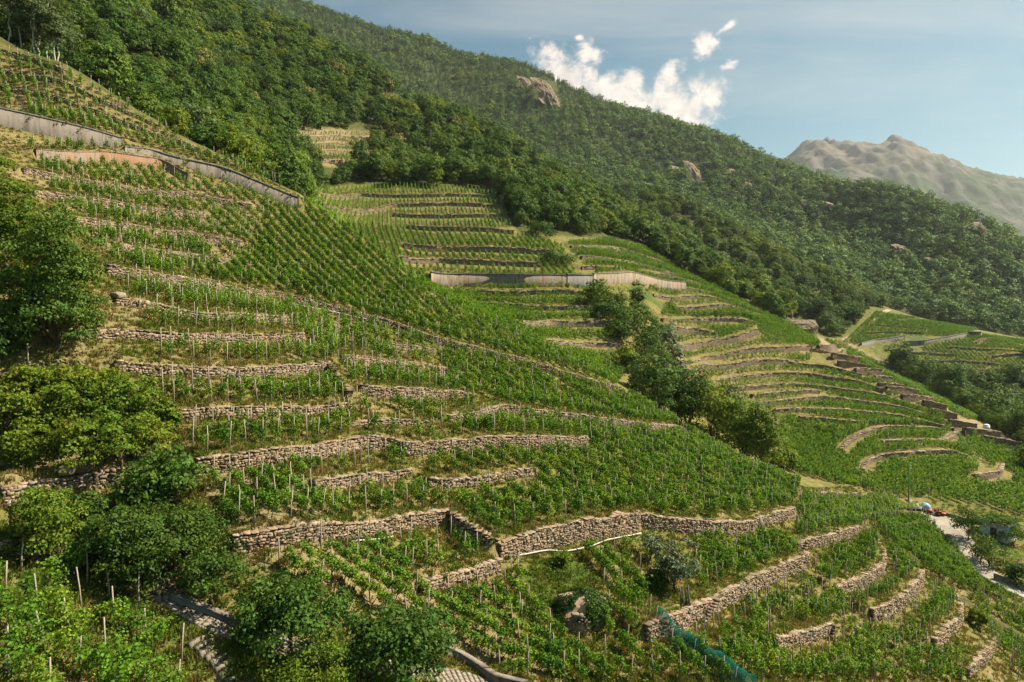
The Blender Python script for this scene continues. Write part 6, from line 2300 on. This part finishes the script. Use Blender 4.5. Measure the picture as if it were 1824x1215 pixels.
BOULD = [boulder_mesh(i + 1, M['stone']) for i in range(5)]
t = thing('rubble_heap', 'heap of pale rubble stones in the shade above the paved lane', 'rubble', on_ground(312, 1052))
r = random.Random(12)
for i in range(46):
    u, v = r.uniform(278, 352), r.uniform(1024, 1072)
    x, y, z = on_ground(u, v)
    o = obj('stone', BOULD[i % 5], t)
    s = r.uniform(0.25, 0.7)
    o.location = (x - t.location.x, y - t.location.y, z + s * 0.2 - t.location.z)
    o.rotation_euler = (r.uniform(0, 6), r.uniform(0, 6), r.uniform(0, 6))
    o.scale = (s, s * r.uniform(0.7, 1), s * r.uniform(0.5, 0.8))
for u, v, s, lab in ((122, 846, 1.5, 'flat grey boulder at the edge of the dry track, left one'), (145, 840, 1.7, 'flat grey boulder at the edge of the dry track, right one'), (212, 530, 1.3, 'pale boulder on the bank beside the largest dark tree'),
                     (1285, 1095, 0.01, ''), (1540, 862, 3.2, 'dark mossy stone block behind the small block of vines'), (900, 588, 1.6, 'pale flat stone at the edge of the ridge path')):
    if s < 0.1:
        continue
    x, y, z = on_ground(u, v)
    o = thing('boulder', lab, 'boulder', (x, y, z + s * 0.12), r.uniform(0, 6), me=BOULD[int(u) % 5])
    o.scale = (s * 1.25, s, s * 0.6)
# the rock with ivy in the lower centre
x, y, z = on_ground(1034, 1098)
t = thing('ivy_rock', 'grey rock hung with dark ivy below the bright green hollow', 'rock', (x, y, z))
bm = bmesh.new()
bmesh.ops.create_icosphere(bm, subdivisions=4, radius=1.0)
for vtx in bm.verts:
    c = vtx.co
    k = 1 + 0.28 * (float(fbm(np.array([c.x * 1.7 + 3]), np.array([c.y * 1.7 + c.z]), 4, 6, 0.55)[0]) - 0.5)
    k += 0.5 * (float(fbm(np.array([c.x * 0.9 + 7]), np.array([c.y * 0.9 + c.z * 0.6]), 2, 9, 0.5)[0]) - 0.5)
    vtx.co = Vector((c.x * 2.7 * k, c.y * 2.2 * k, c.z * 2.2 * k))
me = bpy.data.meshes.new('rock')
bm.to_mesh(me)
bm.free()
me.materials.append(M['rock'])
obj('rock', me, t)
r = np.random.default_rng(8)
n = 6500
d = r.normal(size=(n, 3))
d /= np.linalg.norm(d, axis=1, keepdims=True)
d[:, 2] = np.where(d[:, 2] < -0.2, -d[:, 2], d[:, 2])
okk = ~((d[:, 1] < -0.35) & (d[:, 0] < 0.12) & (d[:, 0] > -0.55) & (d[:, 2] < 0.62))
d = d[okk]
kk_ = 1 + 0.28 * (fbm(d[:, 0] * 1.7 + 3, d[:, 1] * 1.7 + d[:, 2], 4, 6, 0.55) - 0.5) + 0.5 * (fbm(d[:, 0] * 0.9 + 7, d[:, 1] * 0.9 + d[:, 2] * 0.6, 2, 9, 0.5) - 0.5)
c = d * np.array([2.7, 2.2, 2.2]) * (kk_ * r.uniform(0.99, 1.12, len(d)))[:, None]
thin = fbm(d[:, 0] * 2.5 + 1, d[:, 1] * 2.5 + d[:, 2] * 0.7, 3, 3) > 0.4
c, d = c[thin], d[thin]
V, Fq = leaf_quads(c, d + r.normal(0, 0.4, d.shape), 0.2 * r.uniform(0.7, 1.3, len(d)), r)
obj('ivy', mesh_np('ivy', V, Fq, M['fig'], col=tints(len(Fq), r, 0.45, 0.95)), t)
b = lay_stones(type('W', (), dict(zt=np.array([1.2]), zb=np.array([-0.6]), len=1.7, at=lambda self, s: (np.array([-1.35 + s, -1.85]), np.array([1.0, 0.0]), np.array([0.0, -1.0]), -0.6 + 0.1 * s, 1.2 - 0.6 * (s - 0.9) ** 2)))(), 5, 0.9)[0]
for s_ in b:
    stone_obj(s_, t)
# tumbled pale wall of the ruin among the trees
q = hit(1428, 588)[0]
outcrop((q[0], q[1] - 1, q[2] + 1.5), 15, 5.5, 'pale rounded ruin wall at the forest edge on top of the second spur', 77, M['far_stone'], 'ruined_wall', (0.4, -0.9, 0.3), 0.12, 'ruin')
outcrop(tuple(hit(1400, 562)[0] + np.array([0, 0, 1.0])), 7, 4.5, 'pale rock beside the ruin wall at the forest edge', 78, M['far_stone'])


# ------------------------------------------------------------------ buildings
def brick_box(b, lo, hi):
    b.box(lo, hi)


def shed(label, u, v, w, d, h, rz, wallm, roofm, name='shed', door_side=True):
    x, y, z = on_ground(u, v)
    t = thing(name, label, 'shed', (x, y, z), rz)
    t['kind'] = 'thing'
    tk = 0.22
    b = MB()
    b.box((-w / 2, -d / 2, -2.5), (w / 2, -d / 2 + tk, h))
    b.box((-w / 2, d / 2 - tk, -2.5), (w / 2, d / 2, h))
    b.box((w / 2 - tk, -d / 2 + tk, -2.5), (w / 2, d / 2 - tk, h))
    # left side with a door opening
    b.box((-w / 2, -d / 2 + tk, -2.5), (-w / 2 + tk, -0.55, h))
    b.box((-w / 2, 0.55, -2.5), (-w / 2 + tk, d / 2 - tk, h))
    b.box((-w / 2, -0.55, 2.05), (-w / 2 + tk, 0.55, h))
    b.box((-w / 2, -0.55, -2.5), (-w / 2 + tk, 0.55, 0.02))
    obj('wall', b.mesh('wall', M[wallm]), t)
    b = MB()
    b.box((-w / 2 + 0.06, -0.55, 0.02), (-w / 2 + 0.12, 0.55, 2.05))
    dr = obj('door', b.mesh('door', M['dark_wood']), t)
    b = MB()
    b.box((-w / 2 + 0.02, 0.3, 0.95), (-w / 2 + 0.07, 0.42, 1.05))
    obj('handle', b.mesh('handle', M['steel']), dr)
    b = MB()
    b.box((-w / 2 - 0.35, -d / 2 - 0.35, h + 0.003), (w / 2 + 0.35, d / 2 + 0.35, h + 0.22), bev=0.05)
    obj('roof', b.mesh('roof', M[roofm]), t)
    return t


sh = shed('pale rendered shed with a creeper covered flat roof behind the road bend', 1778, 955, 4.6, 4.6, 2.7, math.radians(34), 'render_wall', 'roof_slab')
r = np.random.default_rng(31)
n = 2600
c = np.stack([r.uniform(-2.6, 3.6, n), r.uniform(-2.6, 2.8, n), 2.95 + np.abs(r.normal(0, 0.42, n))], -1)
c[:500, 2] -= r.uniform(0, 1.8, 500)
c[:500, 0] = r.uniform(2.3, 3.4, 500)
V, Fq = leaf_quads(c, r.normal(0, 0.5, (n, 3)) + np.array([0.2, 0, 0.9]), 0.34 * r.uniform(0.6, 1.3, n), r)
t = thing('roof_creeper', 'mass of creeper leaves growing over the flat roof of the pale shed', 'creeper', sh.location, math.radians(34), me=mesh_np('roof_creeper', V, Fq, M['broad'], col=tints(n, r, 0.8, 1.6)))
shed('tiny stone hut at the upper edge of the far vineyard hill', 1736, 600, 6.0, 5.0, 3.4, math.radians(20), 'concrete', 'roof_slab', 'stone_hut')


def pergola(label, u, v, w, d, h, rz, leaf, n, name='vine_pergola', frame='post'):
    x, y, z = on_ground(u, v)
    t = thing(name, label, 'pergola', (x, y, z), rz)
    for i in range(3):
        for j in range(2):
            px, py = (i / 2 - 0.5) * w, (j - 0.5) * d
            c, s = math.cos(rz), math.sin(rz)
            gz_ = gz(x + px * c - py * s, y + px * s + py * c) - z
            b = MB()
            b.box((px - 0.06, py - 0.06, gz_ - 0.3), (px + 0.06, py + 0.06, h))
            obj('post', b.mesh('post', M[frame]), t)
    for j in range(2):
        b = MB()
        b.box((-w / 2 - 0.2, (j - 0.5) * d - 0.05, h + 0.002), (w / 2 + 0.2, (j - 0.5) * d + 0.05, h + 0.1))
        obj('beam', b.mesh('beam', M[frame]), t)
    for k in range(7):
        px = (k / 6 - 0.5) * w
        b = MB()
        b.box((px - 0.03, -d / 2 - 0.2, h + 0.103), (px + 0.03, d / 2 + 0.2, h + 0.16))
        obj('rafter', b.mesh('rafter', M[frame]), t)
    r = np.random.default_rng(u)
    a = r.uniform(-0.56, 0.56, (n, 2)) * np.array([w, d])
    c = np.c_[a, h + 0.2 + 0.25 * fbm(a[:, 0] * 0.8 + 9, a[:, 1] * 0.8, 3, 4) + r.normal(0, 0.12, n)]
    hang = r.random(n) < 0.15
    c[hang, 2] -= r.uniform(0, 0.8, hang.sum())
    V, Fq = leaf_quads(c, r.normal(0, 0.45, (n, 3)) + np.array([0, 0, 0.9]), 0.26 * r.uniform(0.7, 1.3, n), r)
    obj('vine_canopy', mesh_np('vine_canopy', V, Fq, M[leaf], col=tints(n, r, 0.7, 1.3)), t)
    return t


pergola('bright green vine pergola beside the road at the picture edge', 1800, 1012, 8.5, 4.5, 2.3, math.radians(-8), 'bright', 1500)
pergola('small vine pergola on concrete posts left of the parked tractor', 1612, 922, 6.0, 2.6, 2.2, math.radians(15), 'vine', 700, frame='concrete')

x, y, z = on_ground(1757, 764)
t = thing('water_tank', 'white round water tank on the spur edge terraces', 'tank', (x, y, z))
b = MB()
b.tube([(0, 0, -0.3), (0, 0, 1.2)], [0.95, 0.95], 20)
obj('tank_body', b.mesh('tank_body', M['tank']), t)
b = MB()
b.tube([(0, 0, 1.203), (0, 0, 1.45), (0, 0, 1.62)], [0.97, 0.7, 0.12], 20)
obj('lid', b.mesh('lid', M['tank']), t)


# ------------------------------------------------------------------ vehicles in the yard
def wheel(parent, x, y, r, w):
    b = MB()
    b.tube([(x, y - w / 2, r), (x, y - w * 0.3, r), (x, y + w * 0.3, r), (x, y + w / 2, r)], [r * 0.86, r, r, r * 0.86], 20)
    for k in range(16):
        a = 2 * PI * k / 16
        Mx = Matrix.Translation((x + math.cos(a) * r, y, r + math.sin(a) * r)) @ Matrix.Rotation(-a, 4, 'Y')
        b.box((-0.02, -w * 0.45, -0.03), (0.03, w * 0.45, 0.03), Mx)
    wh = obj('wheel', b.mesh('wheel', M['tyre']), parent)
    b = MB()
    for s in (-1, 1):
        b.tube([(x, y + s * (w / 2 + 0.001), r), (x, y + s * (w / 2 + 0.02), r)], [r * 0.52, r * 0.45], 14)
        b.tube([(x, y + s * (w / 2 + 0.021), r), (x, y + s * (w / 2 + 0.06), r)], [r * 0.16, r * 0.13], 10)
    obj('rim', b.mesh('rim', M['rust_red']), wh)
    return wh


x, y, z = on_ground(1664, 918)
t = thing('tractor', 'small rusty red tractor parked at the upper end of the pale yard', 'tractor', (x, y, z + 0.05), math.radians(-14))
b = MB()
b.box((-1.5, -0.36, 0.62), (-0.35, 0.36, 1.12), bev=0.08)
b.box((-1.56, -0.3, 0.6), (-1.5, 0.3, 1.02))
obj('hood', b.mesh('hood', M['rust_red']), t)
b = MB()
for k in range(6):
    b.box((-1.585, -0.26, 0.66 + k * 0.055), (-1.563, 0.26, 0.69 + k * 0.055))
obj('grille', b.mesh('grille', M['steel']), t)
b = MB()
b.box((-1.3, -0.26, 0.36), (1.2, 0.26, 0.618))
obj('chassis', b.mesh('chassis', M['steel']), t)
b = MB()
for s in (-1, 1):
    b.box((0.2, s * 0.62 - 0.18, 0.98), (1.1, s * 0.62 + 0.18, 1.06), bev=0.05)
    b.box((1.02, s * 0.62 - 0.18, 0.7), (1.1, s * 0.62 + 0.18, 0.978))
    b.box((0.14, s * 0.62 - 0.18, 0.74), (0.197, s * 0.62 + 0.18, 1.05))
obj('mudguard', b.mesh('mudguard', M['rust_red']), t)
b = MB()
b.box((0.3, -0.25, 0.86), (0.75, 0.25, 0.98), bev=0.04)
b.box((0.72, -0.25, 0.983), (0.82, 0.25, 1.35), bev=0.03)
obj('seat', b.mesh('seat', M['tyre']), t)
b = MB()
b.tube([(-0.3, 0, 1.0), (0.05, 0, 1.32)], 0.025, 6)
ring = [(0.05 + 0.12 * math.sin(a) * 0.6, 0.19 * math.cos(a), 1.33 + 0.12 * math.sin(a)) for a in np.linspace(0, 2 * PI, 17)]
b.tube(ring, 0.02, 5, cap=False)
obj('steering_wheel', b.mesh('steering_wheel', M['tyre']), t)
b = MB()
b.tube([(-1.0, 0.2, 1.1), (-1.0, 0.2, 1.75)], 0.035, 8)
obj('exhaust_pipe', b.mesh('exhaust_pipe', M['steel']), t)
b = MB()
b.box((1.2, -0.5, 0.42), (2.1, 0.5, 0.56), bev=0.02)
for k in range(4):
    b.box((1.25 + k * 0.2, -0.5, 0.1), (1.3 + k * 0.2, 0.5, 0.417))
obj('rear_cultivator', b.mesh('rear_cultivator', M['rust_red']), t)
for s in (-1, 1):
    b = MB()
    b.tube([(-1.57, s * 0.2, 0.95), (-1.62, s * 0.2, 0.95)], [0.07, 0.075], 10)
    obj('headlight', b.mesh('headlight', M['tank']), t)
    wheel(t, 0.65, s * 0.62, 0.52, 0.3)
    wheel(t, -1.05, s * 0.52, 0.36, 0.22)

x, y, z = on_ground(1640, 909)
t = thing('trailer', 'farm trailer under pale and blue tarpaulins beside the tractor', 'trailer', (x, y, z + 0.05), math.radians(-8))
b = MB()
b.box((-1.9, -0.8, 0.55), (1.7, 0.8, 0.7), bev=0.02)
b.box((1.7, -0.06, 0.5), (2.6, 0.06, 0.6))
obj('bed', b.mesh('bed', M['steel']), t)
for nm, m_, x0, x1, hh in (('pale_cover', 'pale_tarp', -2.0, -0.05, 0.75), ('blue_cover', 'blue_tarp', -0.03, 1.8, 1.0)):
    nx, ny = 14, 12
    V = []
    for j in range(ny):
        for i in range(nx):
            fx, fy = i / (nx - 1), j / (ny - 1)
            hz = hh * (math.sin(PI * fx) ** 0.5 * math.sin(PI * fy) ** 0.45 if 0 < fx < 1 and 0 < fy < 1 else 0)
            hz *= 0.85 + 0.4 * float(fbm(np.array([fx * 3 + x0]), np.array([fy * 3]), 3, 2)[0] - 0.4)
            V.append((x0 + (x1 - x0) * fx, -0.95 + 1.9 * fy, 0.72 + hz - (0.25 if j in (0, ny - 1) else 0)))
    obj(nm, mesh_np(nm, V, grid_faces(nx, ny), M[m_], smooth=True), t)
for s in (-1, 1):
    wheel(t, 0.1, s * 0.75, 0.36, 0.2)


# ------------------------------------------------------------------ grass
def make_tuft(seed, n, h, spread, matn, wide=0.05):
    r = np.random.default_rng(seed)
    V, F3 = [], []
    for i in range(n):
        a = r.uniform(0, 6.283)
        q = r.uniform(0, spread)
        bx, by = math.cos(a) * q, math.sin(a) * q
        lean = r.uniform(0.15, 0.6) * h
        a2 = a + r.normal(0, 0.6)
        hh = h * r.uniform(0.55, 1.2)
        px, py = -math.sin(a2) * wide, math.cos(a2) * wide
        k = len(V)
        V += [(bx - px, by - py, -0.05), (bx + px, by + py, -0.05), (bx + math.cos(a2) * lean, by + math.sin(a2) * lean, hh)]
        F3.append((k, k + 1, k + 2))
    return mesh_np('tuft', V, None, M[matn], col=tints(n, r, 0.7, 1.25, 0.15), F3=F3)


GREEN = leaf_material('green_blades', [(0, (0.075, 0.13, 0.016)), (0.6, (0.115, 0.17, 0.022)), (1, (0.17, 0.2, 0.035))], 0.3, 0.7, 0.12)
DRY = leaf_material('dry_blades', [(0, (0.17, 0.16, 0.045)), (0.5, (0.22, 0.185, 0.062)), (0.85, (0.28, 0.22, 0.09)), (1, (0.26, 0.15, 0.06))], 0.25, 0.8, 0.1)
M['green_blades'], M['dry_blades'] = GREEN, DRY
TUFTS = [make_tuft(i, 26, 0.22, 0.35, 'green_blades') for i in range(3)] + [make_tuft(10 + i, 24, 0.24, 0.35, 'dry_blades') for i in range(3)]
WEEDS = []
for i in range(3):
    r = np.random.default_rng(600 + i)
    n = 60
    c = np.stack([r.normal(0, 0.3, n), r.normal(0, 0.3, n), np.abs(r.normal(0.25, 0.22, n))], -1)
    V, Fq = leaf_quads(c, r.normal(0, 0.5, (n, 3)) + np.array([0, 0, 0.7]), 0.16 * r.uniform(0.6, 1.4, n), r)
    WEEDS.append(mesh_np('weed', V, Fq, GREEN, col=tints(n, r, 0.6, 1.2)))
rg = np.random.default_rng(91)
n = 420000
gxp = rg.uniform(-100, 120, n)
gyp = rg.uniform(24, 172, n)
bz = base(gxp, gyp)
gu, gv, gd = project(np.c_[gxp, gyp, bz])
k = (gu > -60) & (gu < 1890) & (gv < 1270) & (rg.random(n) < np.clip((52.0 / gd) ** 2, 0.12, 1.0) * 0.85)
_, sd, _, _ = seg_nearest(gxp, gyp, CREST)
k &= sd < 0
gxp, gyp, gu, gv = gxp[k], gyp[k], gu[k], gv[k]
for path, wdt in ((LANE, 2.8), (ROAD, 5.0), (TRACK, 2.2)):
    a = np.array(path, float)
    q = hit(a[:, 0], a[:, 1])[:, :2]
    dd, _, _, _ = seg_nearest(gxp, gyp, q)
    k = dd > wdt / 2
    gxp, gyp, gu, gv = gxp[k], gyp[k], gu[k], gv[k]
dry = np.full(len(gxp), 0.45)
bare = np.zeros(len(gxp))
for (a, b_, c_), poly in ZONES:
    m = in_poly(gu, gv, poly)
    dry[m] = a
    bare[m] = c_
patchy = fbm(gxp / 3.0, gyp / 3.0, 4, 14)
isdry = rg.random(len(gxp)) < np.clip(dry + (patchy - 0.5) * 1.6, 0.02, 0.98)
k = rg.random(len(gxp)) > bare * 0.85
gxp, gyp, isdry = gxp[k], gyp[k], isdry[k]
idx = np.where(isdry, 3 + rg.integers(0, 3, len(gxp)), rg.integers(0, 3, len(gxp)))
w = (rg.random(len(gxp)) < 0.05) & ~isdry
idx[w] = 6 + rg.integers(0, 3, int(w.sum()))
s = rg.uniform(0.6, 1.5, len(gxp))
print('tufts', len(gxp))
scatter('grass', np.c_[gxp, gyp, ground(gxp, gyp)], np.c_[np.zeros((len(gxp), 2)), rg.uniform(0, 6.28, len(gxp))], np.stack([s, s, s * rg.uniform(0.7, 1.3, len(gxp))], -1), idx, TUFTS + WEEDS, 'green and dry grass with weeds covering the terraces')
# plants that grow in and over the walls
pts = []
for wl_ in WALLS:
    if not wl_['near']:
        continue
    L = WallLine(wl_, 0.5)
    n = int(L.len * 1.5)
    s_ = rg.uniform(0, L.len, n)
    p, t_, nn_, zb, zt = L.at(s_)
    top = rg.random(n) < 0.7
    f = np.where(top, 1.0, rg.uniform(0, 0.9, n))
    off_ = np.where(top, rg.uniform(-0.6, 0.15, n), 0.2)
    pts.append(np.c_[p + nn_ * off_[:, None], zb + (zt - zb) * f])
pts = np.concatenate(pts)
n = len(pts)
scatter('wall_weeds', pts, np.c_[np.zeros((n, 2)), rg.uniform(0, 6.28, n)], np.stack([rg.uniform(0.5, 1.3, n)] * 3, -1), np.where(rg.random(n) < 0.55, 3 + rg.integers(0, 3, n), np.where(rg.random(n) < 0.5, 6 + rg.integers(0, 3, n), rg.integers(0, 3, n))), TUFTS + WEEDS, 'weeds and dry grass hanging over the dry stone walls')


# ------------------------------------------------------------------ the air of the valley
hm = bpy.data.materials.new('valley_haze')
hm.use_nodes = True
g = N(hm.node_tree)
out = g.new('ShaderNodeOutputMaterial')
pv = g.new('ShaderNodeVolumePrincipled')
pv.inputs['Color'].default_value = (0.86, 0.93, 1.0, 1)
pv.inputs['Density'].default_value = HAZE
pv.inputs['Anisotropy'].default_value = 0.35
g.link(pv.outputs[0], out.inputs['Volume'])
b = MB()
b.box((-9000, -400, -82.5), (9000, 9000, 1750))
hz = obj('haze', b.mesh('haze', hm), kind='stuff', label='thin summer haze filling the valley')
